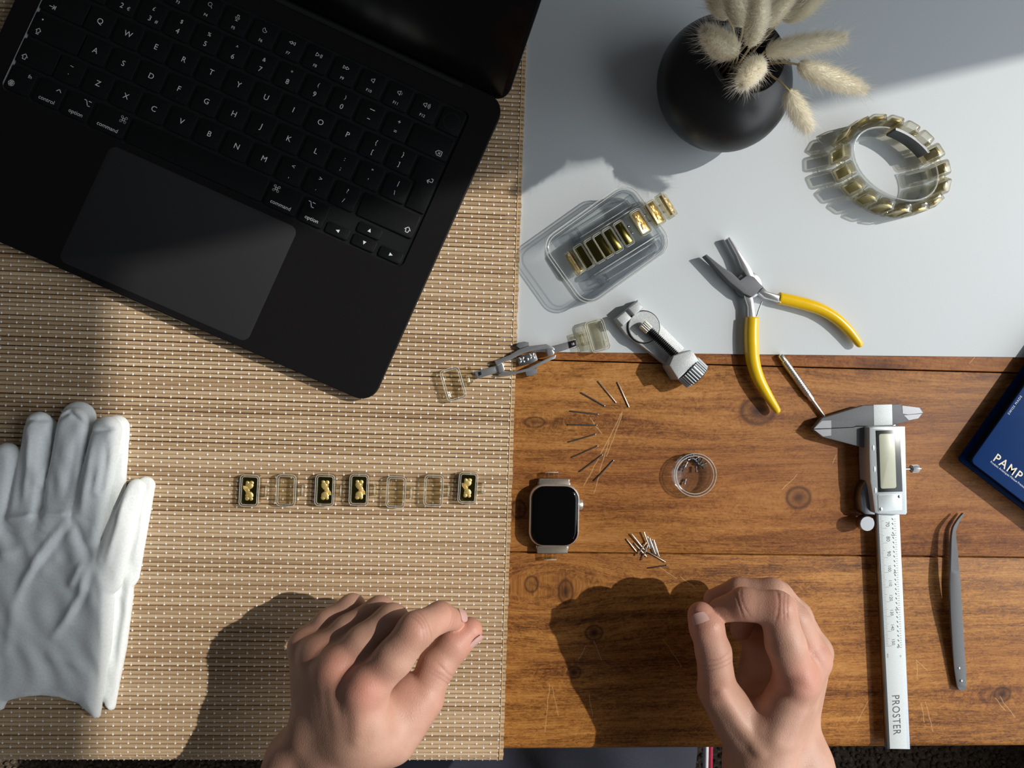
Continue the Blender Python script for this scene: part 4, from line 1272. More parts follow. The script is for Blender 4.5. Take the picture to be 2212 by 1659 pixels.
# clear cradle standing in the box
cr_ = thing('strap_cradle', 'clear stepped cradle holding the strap inside the plastic box', 'cradle', (bcx.x, bcx.y, 2.2))
A_, B_ = P(1266, 548, 24), P(1420, 452, 24)
sdir = (B_ - A_).normalized(); sn = Vector((-sdir.y, sdir.x, 0)); smid = P(1342, 510, 24)
Ms = Matrix(((sdir.x, sn.x, 0, smid.x), (sdir.y, sn.y, 0, smid.y), (0, 0, 1, 0), (0, 0, 0, 1)))
for yy in (-11.5, 11.5):
    c_ = MB(Ms)
    c_.loops([[(x, yy + s * 1.0, z) for x, z in ((-27, 2.2), (27, 2.2), (25, 12), (20, 15.5), (-20, 15.5), (-25, 12))] for s in (-1, 1)])
    wo_ = c_.build('side_wall', M['box_clear'], cr_, smooth=30)
    MB(Ms).tube([(-25, yy, 12), (-20, yy, 15.5), (20, yy, 15.5), (25, yy, 12)], .4, 6).build('edge_highlight', M['edge'], wo_, smooth=180)
for yy, w_ in ((-16.5, 3), (16.5, 3)):
    c_ = MB(Ms); c_.prism(rrect(0, yy, 40, 5, .8, 2), 9.0, 12.0, .3); so_ = c_.build('side_step', M['box_clear'], cr_, smooth=30)
    for e_ in (-2.4, 2.4): MB(Ms).tube([(-20, yy + e_, 12), (20, yy + e_, 12)], .28, 6).build('edge_highlight', M['edge'], so_, smooth=180)
    c_ = MB(Ms); c_.prism(rrect(-21, yy * 1.05, 5, 7, .8, 2), 2.3, 13.0, .3); c_.build('corner_post', M['box_clear'], cr_, smooth=30)
    c_ = MB(Ms); c_.prism(rrect(21, yy * 1.05, 5, 7, .8, 2), 2.3, 13.0, .3); c_.build('corner_post', M['box_clear'], cr_, smooth=30)
c_ = MB(Ms); c_.prism(rrect(0, 0, 48, 36, 3, 3), 2.2, 3.6, .3); c_.build('base_plate', M['box_clear'], cr_, smooth=30)
# the strap arches over it
fr = []
pos = [(1252, 560, 13, -70), (1269, 550, 18.5, -32), (1287, 540, 21.5, -12), (1304, 530, 23, -5), (1323.5, 519, 24, -2), (1347, 505, 24.6, 0), (1381, 482, 24.4, 10), (1411, 462, 22.5, 22), (1435, 446, 17, 50)]
for (px, py, z, tl) in pos:
    q = P(px, py, z)
    Fm = Matrix(((sdir.x, sn.x, 0, q.x), (sdir.y, sn.y, 0, q.y), (0, 0, 1, z - 4.5), (0, 0, 0, 1))) @ Matrix.Rotation(math.radians(tl), 4, 'Y') @ Matrix.Scale(.56 if px < 1360 else .66, 4, (1, 0, 0)) @ Matrix.Scale(.86, 4, (0, 1, 0))
    fr.append(Fm)
strap('gold_strap', 'clear strap of gold-bar links arched over the plastic box', 'strap', fr, (smid.x, smid.y, 16), [2, 1, 1, 1, 1, 1, 2, 2, 2])  # bars painted with a dark reflection mid-arch, lit gold copies towards the ends

# ------------------------------------------------------------------ strap closed in a ring on a clear stand
rc = P(1921, 361, 10); ra_ = math.radians(-31)
el = Vector((math.cos(ra_), math.sin(ra_), 0)); es = Vector((-el.y, el.x, 0))
EA, EB = 36.5, 26.0
fr = []; NL = 17
# equal arc length spacing round the ellipse
tt = np.linspace(0, 2 * math.pi, 2001); xy = np.stack([EA * np.cos(tt), EB * np.sin(tt)], 1)
ln = np.concatenate([[0], np.cumsum(np.linalg.norm(np.diff(xy, axis=0), axis=1))])
skip = {3, 4}
bars = []
for k in range(NL):
    t = float(np.interp(ln[-1] * (k + .5) / NL, ln, tt))
    p = rc + el * (EA * math.cos(t)) + es * (EB * math.sin(t)); 
    n = (el * (math.cos(t) / EA) + es * (math.sin(t) / EB)).normalized()
    tg = Vector((-n.y, n.x, 0))
    # link: local z = outward normal, local x = along the strap, local y = up
    lean = Matrix.Rotation(math.radians(0), 4, 'X')
    Fm = Matrix(((tg.x, 0, n.x, p.x), (tg.y, 0, n.y, p.y), (0, 1, 0, 10.5), (0, 0, 0, 1)))
    Fm = Fm @ Matrix.Translation((0, 0, -2)) @ Matrix.Scale(.80, 4, (1, 0, 0)) @ Matrix.Scale(.9, 4, (0, 1, 0)) @ Matrix.Scale(.9, 4, (0, 0, 1))
    # local y must stay right-handed
    if Fm.to_3x3().determinant() < 0: Fm = Fm @ Matrix.Scale(-1, 4, (1, 0, 0))
    fr.append(Fm); bars.append(0 if k in skip else 3)
ring_strap = strap('closed_strap', 'clear gold-bar strap closed into a ring beside the dried grass', 'strap', fr, (rc.x, rc.y, .9), bars)
# folding clasp inside the ring
mb = MB()
path = [rc + el * ((EA - 3.6) * math.cos(t)) + es * ((EB - 3.6) * math.sin(t)) + Vector((0, 0, 1.5)) for t in np.linspace(1.05, 1.95, 10)]
for dz in (0,):
    rings = [[p + Vector((0, 0, h_)) + w_ * (rc + Vector((0, 0, 0)) - p).normalized() for w_, h_ in ((0, -5.5), (1.6, -5.5), (1.6, 5.5), (0, 5.5))] for p in path]
    mb.loops(rings)
mb.build('clasp', M['steel_dark'], ring_strap, smooth=30)
cush = thing('strap_stand', 'clear open ring stand inside the closed strap', 'stand', (rc.x, rc.y, .9))
mb = MB(); rings = []
for t in np.linspace(2.1, 2.1 + 5.0, 44):
    a_, b_ = EA - 5.0, EB - 5.0
    p = rc + el * (a_ * math.cos(t)) + es * (b_ * math.sin(t)); n = (el * (math.cos(t) / EA) + es * (math.sin(t) / EB)).normalized()
    rings.append([Vector((p.x, p.y, 0)) + n * w_ + Vector((0, 0, z_)) for w_, z_ in ((.7, 1.0), (.9, 17), (0, 17.4), (-.9, 17), (-.7, 1.0))])
mb.loops(rings); bo_ = mb.build('band', M['box_clear'], cush, smooth=40)
MB().tube([r_[2] for r_ in rings], .45, 6).build('edge_highlight', M['edge'], bo_, smooth=180)

# ------------------------------------------------------------------ folding clasp with two clear end links
ck = thing('folding_clasp', 'steel folding clasp with two clear end links, lying across the mat edge', 'clasp', P(1140, 772, 2))
def cc(x, y): return (920 + x / 3.456, 620 + y / 3.456)
def ccp(pts): return [cc(x, y) for x, y in pts]
def cpoly(name, pts, z0, z1, mat, parent=None, bev=.3):
    mb = MB(); pp(mb, ccp(pts), z0, z1, bev); return mb.build(name, mat, parent or ck, smooth=30)
cpoly('side_rail', [(512, 552), (620, 512), (690, 468), (770, 440), (900, 425), (955, 452), (960, 468), (905, 462), (790, 478), (715, 500), (640, 540), (560, 570), (530, 590)], 3.4, 7.4, M['chrome'])
cpoly('side_rail', [(540, 655), (575, 632), (680, 628), (760, 606), (850, 560), (930, 520), (970, 508), (968, 530), (900, 560), (830, 598), (740, 634), (640, 655), (560, 665)], 3.4, 7.4, M['chrome'])
cpoly('cross_plate', [(676, 530), (760, 495), (818, 492), (836, 545), (790, 570), (700, 590)], 4.0, 6.6, M['steel'])
for bx_, by_ in ((715, 545), (790, 515)):
    for k in range(4):
        a = k * math.pi / 2 + .6
        q = P(*cc(bx_ + 16 * math.cos(a), by_ + 16 * math.sin(a)), 6.8); MB().ell((q.x, q.y, 6.6), (1.25, .75, .5), 10, 6, Matrix.Rotation(-a, 3, 'Z')).build('petal', M['chrome'], ck, smooth=180)
q = P(*cc(752, 538), 6.8); MB().ell((q.x, q.y, 6.6), (1.7, 1.5, .5), 14, 6).build('boss', M['steel'], ck, smooth=180)
cpoly('push_button', [(672, 440), (690, 415), (735, 407), (768, 412), (772, 440), (700, 462)], 2.8, 6.6, M['steel_mat'], bev=.9)
cpoly('push_button', [(738, 628), (800, 608), (832, 612), (834, 640), (800, 662), (750, 666)], 2.8, 6.6, M['steel_mat'], bev=.9)
cpoly('folding_arm', [(360, 632), (440, 612), (535, 580), (555, 600), (552, 632), (470, 660), (385, 684)], 3.2, 4.8, M['chrome'])
cpoly('arm_hinge', [(530, 570), (568, 560), (588, 612), (582, 640), (548, 644)], 3.4, 6.4, M['chrome'])
cpoly('arm_slot', [(388, 636), (412, 630), (416, 654), (394, 664)], 4.8, 4.9, M['black_metal'], bev=.02)
cpoly('folding_arm', [(890, 455), (940, 440), (1050, 412), (1115, 392), (1122, 445), (1040, 470), (905, 512)], 3.2, 4.9, M['chrome'])
cpoly('arm_hinge', [(900, 460), (935, 448), (958, 490), (955, 505), (912, 515)], 3.6, 6.6, M['chrome'])
cpoly('arm_plate', [(1062, 410), (1118, 394), (1124, 440), (1072, 458)], 4.9, 5.3, M['black_metal'], bev=.05)
cpoly('arm_slot', [(1086, 420), (1104, 415), (1108, 432), (1090, 437)], 5.3, 5.4, M['chrome'], bev=.02)
for (x, y), an, nm in (((205, 725), 164, 0), ((1275, 365), -14, 1)):
    q = P(*cc(x, y), 4.5); T0_ = Matrix.Translation(-ROOT[ck.name])
    Fm = Matrix.Translation((q.x, q.y, 2.3)) @ Matrix.Rotation(math.radians(180 + an if nm else 164 - 148), 4, 'Z')
    Fm = Matrix.Translation((q.x, q.y, 2.3)) @ Matrix.Rotation(math.radians(16 if nm == 0 else 196), 4, 'Z') @ Matrix.Scale(1.05, 4)
    o = child('end_link', ME_BODY, ck, mm_matrix(T0_ @ Fm)); child('eye', ME_EYE, o); child('edge_highlight', ME_EDGE, o); child('knuckle', ME_K1, o); child('knuckle', ME_K2, o)
for pts in ([(280, 610), (330, 590), (352, 640), (368, 700), (320, 735)], [(1118, 345), (1165, 330), (1205, 420), (1210, 470), (1150, 478)]):
    cpoly('hinge_link', pts, 2.6, 6.4, M['resin'])
# ------------------------------------------------------------------ vase with dried hare's-tail grass
vc = P(1563, 182, 28); VB = Vector((vc.x, vc.y, .9))
vase = thing('vase', 'round matte black vase with flared neck on the white sheet', 'vase', VB)
RV = 43.0
prof = [(14, 0), (20, .3), (26, 2.0)]
for a in np.linspace(-.95, 1.05, 16): prof.append((RV * math.cos(a), 28 + RV * .70 * math.sin(a)))
prof += [(17.6, 57.2), (16.8, 59.2), (17.2, 61.5), (19, 64), (21.4, 66), (22.4, 66.8), (22.2, 67.5), (20.8, 67), (17.6, 63.5), (15.8, 59), (15.6, 56), (24, 48), (30, 35), (22, 16), (0.01, 6)]
MB().lathe(prof, VB, 64, cap1=False).build('body', M['vase'], vase, smooth=60)
MOUTH = VB + Vector((0, 0, 64))
heads = [  # base of the head, tip (px, py, z), radius, label
    ((1588, 113, 96), (1524, 66, 114), 8.6, 'fluffy short grass head leaning over the black vase body'),
    ((1640, 136, 94), (1603, 184, 112), 7.2, 'small fluffy grass head pointing down over the vase neck'),
    ((1572, 38, 90), (1538, -28, 100), 6.8, 'grass head furthest back, rising behind the vase on the laptop side'),
    ((1604, 54, 106), (1578, -44, 124), 6.8, 'grass head rising behind the vase, next to the tall straight one'),
    ((1624, 94, 112), (1640, -30, 150), 6.4, 'tall straight grass head standing up from the vase mouth'),
    ((1655, 52, 104), (1722, -30, 128), 7.6, 'thick grass head leaning away from the vase behind the upright ones'),
    ((1690, 40, 92), (1772, -14, 108), 7.0, 'grass head lying beyond the thick one, over the shaded white sheet'),
    ((1655, 112, 96), (1824, 82, 106), 7.2, 'long grass head stretching sideways over the shadow edge'),
    ((1726, 140, 90), (1868, 194, 86), 7.4, 'grass head with long whiskers pointing towards the closed strap'),
    ((1704, 196, 82), (1746, 280, 68), 6.6, 'drooping grass head hanging down beside the vase'),
]
def grass(base, tip, r, label, i):
    A, B = P(*base), P(*tip)
    g = thing('grass_stem', label, 'dried grass', MOUTH + Vector((random.uniform(-3, 3), random.uniform(-3, 3), 0)), 'dried grass in the vase')
    d = (B - A); L = d.length; d.normalize()
    bot = VB + Vector((random.uniform(-6, 6), random.uniform(-6, 6), 16)); mid = MOUTH + (A - MOUTH).normalized() * 0 + Vector((A.x - MOUTH.x, A.y - MOUTH.y, 0)).normalized() * 7
    mid.z = MOUTH.z - 2
    path = smooth_line([bot, mid, mid.lerp(A, .55) + Vector((0, 0, 4)), A, A + d * 6], 6)
    MB().tube(path, [.62] * (len(path) - 3) + [.5, .45, .4], 7).build('stem', M['stem'], g, smooth=180)
    # head: egg-shaped core, slightly bent
    X = d.orthogonal().normalized(); Y = d.cross(X)
    bend = X * random.uniform(-1, 1) + Y * random.uniform(-1, 1)
    n = 12; rings = []
    def rad(t): return r * (math.sin(math.pi * min(1, t * .93 + .07)) ** .55) * (1.05 - .28 * t)
    def ctr(t): return A + d * (L * t) + bend * (1.6 * math.sin(math.pi * t))
    for k in range(n + 1):
        t = k / n; c = ctr(t); rr = max(.3, rad(t) * .66)
        rings.append([c + X * rr * math.cos(a) + Y * rr * math.sin(a) for a in (2 * math.pi * j / 14 for j in range(14))])
    hd = MB().loops(rings).build('flower_head', M['fluff_core'], g, smooth=180)
    # soft hairs and a few long whiskers
    hb = MB(); rnd = np.random.default_rng(100 + i)
    for k in range(3800):
        t = rnd.uniform(.0, 1.0); a = rnd.uniform(0, 2 * math.pi)
        rr = max(.3, rad(t) * .64); out = X * math.cos(a) + Y * math.sin(a)
        p = ctr(t) + out * rr
        long_ = rnd.random() < .10
        ln_ = rnd.uniform(6, 13) if long_ else rnd.uniform(2.4, 4.8)
        dr = (out * rnd.uniform(.55, 1.0) + d * rnd.uniform(.45, 1.1) + X * rnd.normal(0, .18) + Y * rnd.normal(0, .18)).normalized()
        sd_ = dr.cross(out + d * .3 + Vector((.01, 0, .02)))
        sd_ = (sd_.normalized() if sd_.length > 1e-5 else X) * (.06 if long_ else .085)
        q = p + dr * ln_ * .55 + out * .15; e = p + dr * ln_ + d * ln_ * .12
        hb.add([p - sd_, p + sd_, q + sd_ * .75, q - sd_ * .75, e], [(0, 1, 2, 3), (3, 2, 4)])
    tag(hb.build('whiskers', M['fluff'], hd, smooth=180), kind='stuff')
for i, h in enumerate(heads): grass(*h, i)
# ------------------------------------------------------------------ smooth bodies: distance field + surface nets
def surface_nets(D, o, h):
    """D: field (negative inside) on a grid with origin o (3) and spacing h (3) -> verts, quads"""
    S_ = D < 0
    nx, ny, nz = D.shape
    acc = np.zeros((nx - 1, ny - 1, nz - 1, 3)); cnt = np.zeros((nx - 1, ny - 1, nz - 1))
    def sl(a, n): return slice(a, n - 1 + a)
    corners = [(i, j, k) for i in (0, 1) for j in (0, 1) for k in (0, 1)]
    for c0 in corners:
        for ax in range(3):
            if c0[ax]: continue
            c1 = list(c0); c1[ax] = 1
            a = D[sl(c0[0], nx), sl(c0[1], ny), sl(c0[2], nz)]; b = D[sl(c1[0], nx), sl(c1[1], ny), sl(c1[2], nz)]
            m = (a < 0) != (b < 0)
            t = np.where(m, a / np.where(m, a - b, 1), 0)
            for q in range(3):
                acc[..., q] += np.where(m, c0[q] + (t if q == ax else 0), 0)
            cnt += m
    act = cnt > 0
    idx = -np.ones(act.shape, dtype=np.int64); idx[act] = np.arange(act.sum())
    ijk = np.argwhere(act)
    V = (ijk + acc[act] / cnt[act][:, None]) * np.array(h) + np.array(o)
    F_ = []
    for ax in range(3):
        u, v = [(1, 2), (2, 0), (0, 1)][ax]
        s0 = [slice(None)] * 3; s1 = [slice(None)] * 3
        s0[ax] = slice(0, -1); s1[ax] = slice(1, None)
        ch = S_[tuple(s0)] != S_[tuple(s1)]
        inner = [slice(None)] * 3; inner[u] = slice(1, -1); inner[v] = slice(1, -1)
        e = np.argwhere(ch[tuple(inner)])
        if not len(e): continue
        e[:, u] += 1; e[:, v] += 1
        neg = S_[tuple(s0)][e[:, 0], e[:, 1], e[:, 2]]
        def cell(du, dv):
            q = e.copy(); q[:, u] -= du; q[:, v] -= dv
            return idx[q[:, 0], q[:, 1], q[:, 2]]
        qd = np.stack([cell(1, 1), cell(0, 1), cell(0, 0), cell(1, 0)], 1)
        qd[~neg] = qd[~neg][:, ::-1]
        F_.append(qd)
    return V, np.concatenate(F_)

def smin(a, b, k):
    hh = np.clip(.5 + .5 * (b - a) / k, 0, 1)
    return b * (1 - hh) + a * hh - k * hh * (1 - hh)
def f_cone(G, a, ra, b, rb):
    a = np.array(a); b = np.array(b); d = b - a; L2 = max(1e-9, d @ d)
    t = np.clip(((G - a) @ d) / L2, 0, 1)
    return np.linalg.norm(G - a - t[..., None] * d, axis=-1) - (ra + (rb - ra) * t)
def f_ell(G, c, r):
    q = (G - np.array(c)) / np.array(r); n = np.linalg.norm(q, axis=-1)
    return (n - 1) * min(r)
def grid(lo, hi, h):
    ax = [np.arange(l, u + hh, hh) for l, u, hh in zip(lo, hi, h)]
    return np.stack(np.meshgrid(*ax, indexing='ij'), -1), (ax[0][0], ax[1][0], ax[2][0])
def mesh_from(name, V, Q, mat, parent, o0, attr=None):
    me = bpy.data.meshes.new(name)
    me.vertices.add(len(V)); me.vertices.foreach_set('co', ((V - np.array(o0)) * MM).astype(np.float32).ravel())
    me.loops.add(Q.size); me.loops.foreach_set('vertex_index', Q.astype(np.int32).ravel())
    me.polygons.add(len(Q)); me.polygons.foreach_set('loop_start', np.arange(0, Q.size, 4, dtype=np.int32)); me.polygons.foreach_set('loop_total', np.full(len(Q), 4, dtype=np.int32))
    me.update(calc_edges=True); me.validate(); me.shade_smooth()
    if attr is not None:
        at = me.attributes.new('flush', 'FLOAT', 'POINT'); at.data.foreach_set('value', attr.astype(np.float32))
    me.materials.append(mat)
    ob = bpy.data.objects.new(name, me); COL.objects.link(ob)
    if parent is not None: ob.parent = parent; ROOT[ob.name] = Vector(o0)
    return ob

def skin_material():
    m = N('skin')
    at = m.n('ShaderNodeAttribute', attribute_name='flush').outputs['Fac']
    co = m.coord('Object')
    blot = m.noise(co, 60, 3, .55); fine = m.noise(co, 900, 3, .6)
    vor = m.n('ShaderNodeTexVoronoi', feature='DISTANCE_TO_EDGE'); vor.inputs['Scale'].default_value = 750; m.link(co, vor.inputs['Vector'])
    base = m.ramp(blot, [(.3, (.47, .265, .185)), (.7, (.57, .34, .25))])
    col = m.mix(at, base, (.60, .215, .155))
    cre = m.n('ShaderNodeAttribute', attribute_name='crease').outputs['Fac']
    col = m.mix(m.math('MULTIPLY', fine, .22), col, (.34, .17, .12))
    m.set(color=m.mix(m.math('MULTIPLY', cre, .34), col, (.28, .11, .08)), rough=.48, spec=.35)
    m.bsdf.inputs['Subsurface Weight'].default_value = .12
    m.bsdf.inputs['Subsurface Radius'].default_value = (1.0, .35, .2)
    m.bsdf.inputs['Subsurface Scale'].default_value = .004
    m.bump(m.math('ADD', m.math('MULTIPLY', vor.outputs['Distance'], 1.4), m.math('MULTIPLY', fine, .5)), .16, .0006)
    return m.mat
M['skin'] = skin_material()

person = thing('person', 'person in dark navy trousers resting both bare hands above the table', 'person', (60, -470, FLOOR_Z))

def hand(name, palm, fingers, tendons, flush, creases=(), vox=.8):
    """palm: list of cones; fingers: list of (joints with radii, web length); all points (px, py, z)"""
    pts = [P(*c[0]) for c in palm] + [P(*c[2]) for c in palm] + [P(*j[0]) for f_ in fingers for j in f_[0]]
    lo = [min(p[i] for p in pts) - 36 for i in range(3)]; hi = [max(p[i] for p in pts) + 36 for i in range(3)]
    G, o = grid(lo, hi, (vox,) * 3)
    D = np.full(G.shape[:3], 50.0)
    def local(points, rad, k):
        mn = np.min(points, 0) - rad - k - 2 * vox; mx = np.max(points, 0) + rad + k + 2 * vox
        i0 = np.clip(((mn - np.array(o)) / vox).astype(int), 0, None); i1 = ((mx - np.array(o)) / vox).astype(int) + 2
        return tuple(slice(a_, b_) for a_, b_ in zip(i0, i1))
    def blend(a, ra, b, rb, k):
        a, b = np.array(P(*a)), np.array(P(*b)); sl = local([a, b], max(ra, rb), k)
        D[sl] = smin(D[sl], f_cone(G[sl], a, ra, b, rb), k)
    for c in palm: blend(*c, 9.0)
    for c in tendons: blend(*c, 4.0)
    for joints, kweb in fingers:
        J = [(np.array(P(*j)), r) for j, r in joints]
        sl = local([j for j, r in J], max(r for j, r in J), kweb + 1); g = G[sl]
        Fd = None
        for (a, ra), (b, rb) in zip(J[:-1], J[1:]):
            f_ = f_cone(g, a, ra, b, rb); Fd = f_ if Fd is None else smin(Fd, f_, 3.0)
        dm = np.linalg.norm(g - J[0][0], axis=-1)
        D[sl] = smin(D[sl], Fd, 1.0 + kweb * np.exp(-(dm / 20.0) ** 2))
    V, Q = surface_nets(D, o, (vox,) * 3)
    at = np.zeros(len(V))
    for c, r, s in flush:
        at = np.maximum(at, .78 * s * np.exp(-(np.linalg.norm(V - np.array(P(*c)), axis=1) / r) ** 2))
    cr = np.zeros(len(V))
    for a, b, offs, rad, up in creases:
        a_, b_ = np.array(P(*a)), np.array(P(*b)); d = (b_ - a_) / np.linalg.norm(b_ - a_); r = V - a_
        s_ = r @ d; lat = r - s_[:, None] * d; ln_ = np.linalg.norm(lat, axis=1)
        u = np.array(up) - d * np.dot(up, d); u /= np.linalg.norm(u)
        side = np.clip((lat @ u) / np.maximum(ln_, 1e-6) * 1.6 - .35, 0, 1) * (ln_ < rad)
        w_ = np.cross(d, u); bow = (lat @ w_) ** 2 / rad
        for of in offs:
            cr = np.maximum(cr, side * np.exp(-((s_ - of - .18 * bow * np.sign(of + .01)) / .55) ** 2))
        V = V - (lat / np.maximum(ln_, 1e-6)[:, None]) * (cr * side * .3)[:, None]
    ob = mesh_from(name, V, Q, M['skin'], person, ROOT[person.name], at)
    ca = ob.data.attributes.new('crease', 'FLOAT', 'POINT'); ca.data.foreach_set('value', cr.astype(np.float32))
    return ob

def nail(parent, c, n, a, w, l, rc_):
    """curved nail plate: centre, outward normal, finger direction, half width, half length, curvature radius"""
    c = Vector(c); n = Vector(n).normalized(); a = Vector(a); a = (a - n * a.dot(n)).normalized(); s = n.cross(a)
    mb = MB(); rows = []
    for i in range(7):
        u = -1 + 2 * i / 6
        row = []
        for j in range(9):
            v = -1 + 2 * j / 8
            ww = w * (1 - .22 * max(0, abs(u) - .45) / .55)
            x = v * ww; ang = x / rc_
            row.append(c + s * (rc_ * math.sin(ang)) - n * (rc_ * (1 - math.cos(ang))) + a * (u * l * (1 - .16 * v * v if u > 0 else 1 - .25 * v * v)) - n * (.35 * max(0, u) ** 2 * l * .2))
        rows.append(row)
    mb.loops(rows, False, False, closed=False)
    rows2 = [[p - n * .5 for p in r] for r in rows]
    b0 = len(mb.v); mb.loops(rows2, False, False, closed=False)
    edge = [j for j in range(9)] + [9 * i + 8 for i in range(1, 7)] + [54 + j for j in range(7, -1, -1)] + [9 * i for i in range(5, 0, -1)]
    mb.f += [(edge[i], edge[(i + 1) % len(edge)], b0 + edge[(i + 1) % len(edge)], b0 + edge[i]) for i in range(len(edge))]
    return mb.build('nail', M['nail'], parent, smooth=60)

# ---- left hand: thumb and forefinger pinching, other fingers curled under
L_palm = [((792, 1590, 88), 15, (786, 1492, 91), 12.0), ((755, 1592, 84), 14, (726, 1446, 81), 11.0), ((716, 1588, 76), 13.5, (690, 1416, 69), 10.5), ((684, 1582, 66), 13, (662, 1396, 57), 10.0),
          ((842, 1590, 78), 15, (915, 1508, 70), 11.5), ((800, 1560, 72), 16, (870, 1512, 68), 13), ((745, 1540, 64), 15, (725, 1450, 58), 12), ((850, 1540, 72), 12, (880, 1500, 70), 9),
          ((655, 1650, 56), 20, (690, 1590, 66), 17), ((742, 1650, 70), 20, (780, 1592, 78), 17), ((610, 1800, 66), 24, (655, 1650, 56), 20.5), ((715, 1800, 78), 24, (742, 1650, 70), 20.5), ((640, 2180, 84), 33, (650, 1800, 72), 27)]
L_fing = [
    ([((786, 1490, 91), 11.2), ((851, 1422, 95), 9.9), ((898, 1362, 94), 9.6), ((950, 1333, 80), 8.0), ((980, 1338, 66), 6.4)], 8),       # index
    ([((724, 1444, 80), 10.4), ((786, 1389, 80), 9.8), ((846, 1342, 77), 9.3), ((862, 1396, 55), 7.8), ((822, 1434, 50), 6.8)], 6),
    ([((690, 1416, 68), 9.6), ((754, 1364, 66), 9.3), ((820, 1322, 62), 8.7), ((840, 1372, 40), 7.4), ((800, 1412, 36), 6.5)], 6),
    ([((662, 1396, 56), 8.8), ((710, 1348, 54), 8.4), ((760, 1313, 51), 7.7), ((786, 1352, 33), 6.6), ((756, 1394, 28), 5.8)], 6),
    ([((845, 1590, 76), 13.0), ((912, 1508, 70), 11.0), ((943, 1438, 66), 10.3), ((980, 1391, 63), 9.7), ((1014, 1362, 60), 7.6)], 9),      # thumb
]
L_tend = [((786, 1488, 98), 5.0, (775, 1590, 99), 3.0), ((724, 1444, 88), 4.6, (745, 1590, 94), 3.0), ((687, 1416, 76), 4.2, (712, 1588, 86), 3.0), ((786, 1490, 97), 8.5, (790, 1484, 97), 8.5), ((727, 1442, 85), 7.0, (730, 1438, 85), 7.0)]
L_flush = [((786, 1488, 104), 15, .75), ((724, 1442, 92), 14, .65), ((688, 1412, 78), 12, .45), ((896, 1354, 104), 12, .4), ((960, 1332, 82), 14, .45), ((1012, 1364, 62), 16, .75), ((948, 1440, 72), 14, .3), ((659, 1392, 64), 12, .4), ((900, 1500, 74), 22, .35)]
L_cre = [((943, 1438, 66), (980, 1391, 63), (-2.6, -.6, 1.8), 13, (.6, -.3, .8)), ((898, 1362, 94), (950, 1333, 80), (-3.2, -1.2, .8), 13, (.1, .5, 1)), ((950, 1333, 80), (980, 1338, 66), (-1.2, .8), 11, (.5, .5, .8))]
lh = hand('left_hand', L_palm, L_fing, L_tend, L_flush, L_cre)
lh.name = 'hand'; ROOT[lh.name] = ROOT[person.name]
def nail_on(parent, tip, prev, r, toward, w, l, back):
    """place a nail on the finger end (tip bone point, previous joint) facing 'toward'"""
    t, p = P(*tip), P(*prev); a = (t - p).normalized(); n = Vector(toward); n = (n - a * n.dot(a)).normalized()
    nail(parent, t - a * back + n * (r + .15), n, a, w, l, r * 1.02)
nail_on(lh, (1014, 1362, 60), (980, 1391, 63), 8.7, (.72, -.55, .42), 5.2, 6.0, 1.8)
nail_on(lh, (980, 1338, 66), (950, 1333, 80), 7.2, (.45, .60, .66), 4.4, 4.6, .5)

# ---- right hand: loose fist standing on its outer edge, thumb on top
R_palm = [((1668, 1575, 66), 14, (1722, 1470, 70), 12.0), ((1690, 1578, 58), 14, (1752, 1424, 58), 11.0), ((1708, 1584, 46), 14, (1758, 1408, 44), 10.5), ((1712, 1592, 34), 14, (1752, 1412, 28), 10.0),
          ((1600, 1566, 58), 14, (1548, 1490, 60), 11.0), ((1635, 1570, 50), 16, (1650, 1520, 44), 13), ((1690, 1540, 40), 16, (1720, 1450, 38), 13),
          ((1640, 1650, 58), 19, (1640, 1590, 60), 16), ((1722, 1650, 50), 19, (1705, 1592, 48), 16), ((1640, 1800, 66), 22, (1640, 1650, 58), 19.5), ((1752, 1800, 58), 24, (1722, 1650, 50), 19.5), ((1740, 2180, 76), 33, (1700, 1800, 62), 27)]
R_palm += [((1668, 1500, 30), 17, (1690, 1420, 28), 15), ((1640, 1470, 22), 14, (1650, 1400, 22), 13)]
R_fing = [
    ([((1722, 1470, 70), 11.6), ((1697, 1392, 77), 10.8), ((1679, 1316, 78), 10.0), ((1607, 1305, 72), 9.0), ((1558, 1318, 66), 7.2)], 8),
    ([((1752, 1424, 58), 10.6), ((1715, 1340, 62), 9.4), ((1668, 1284, 60), 9.2), ((1596, 1279, 54), 8.2), ((1544, 1296, 48), 6.8)], 6),
    ([((1758, 1408, 44), 10.0), ((1720, 1330, 44), 9.0), ((1680, 1286, 42), 8.6), ((1618, 1300, 32), 7.6), ((1600, 1360, 28), 6.6)], 6),
    ([((1752, 1412, 28), 9.4), ((1716, 1345, 26), 8.2), ((1680, 1312, 24), 7.8), ((1632, 1335, 16), 7.0), ((1620, 1385, 15), 6.2)], 6),
    ([((1600, 1566, 58), 12.6), ((1550, 1488, 61), 11.0), ((1541, 1408, 66), 9.9), ((1526, 1354, 68), 9.6), ((1515, 1330, 66), 7.9)], 9),
]
R_tend = [((1728, 1466, 78), 6.5, (1722, 1478, 78), 6.0), ((1760, 1420, 64), 6.5, (1764, 1424, 62), 6.0), ((1724, 1472, 74), 4.0, (1672, 1590, 76), 3.0), ((1556, 1492, 70), 3.6, (1608, 1580, 70), 2.8), ((1570, 1520, 68), 2.6, (1640, 1620, 74), 2.6)]
R_flush = [((1735, 1466, 82), 14, .7), ((1764, 1420, 68), 13, .5), ((1685, 1306, 88), 13, .45), ((1612, 1300, 78), 12, .35), ((1510, 1322, 72), 16, .6), ((1545, 1404, 72), 12, .2), ((1545, 1490, 70), 12, .3), ((1550, 1296, 60), 16, .5)]
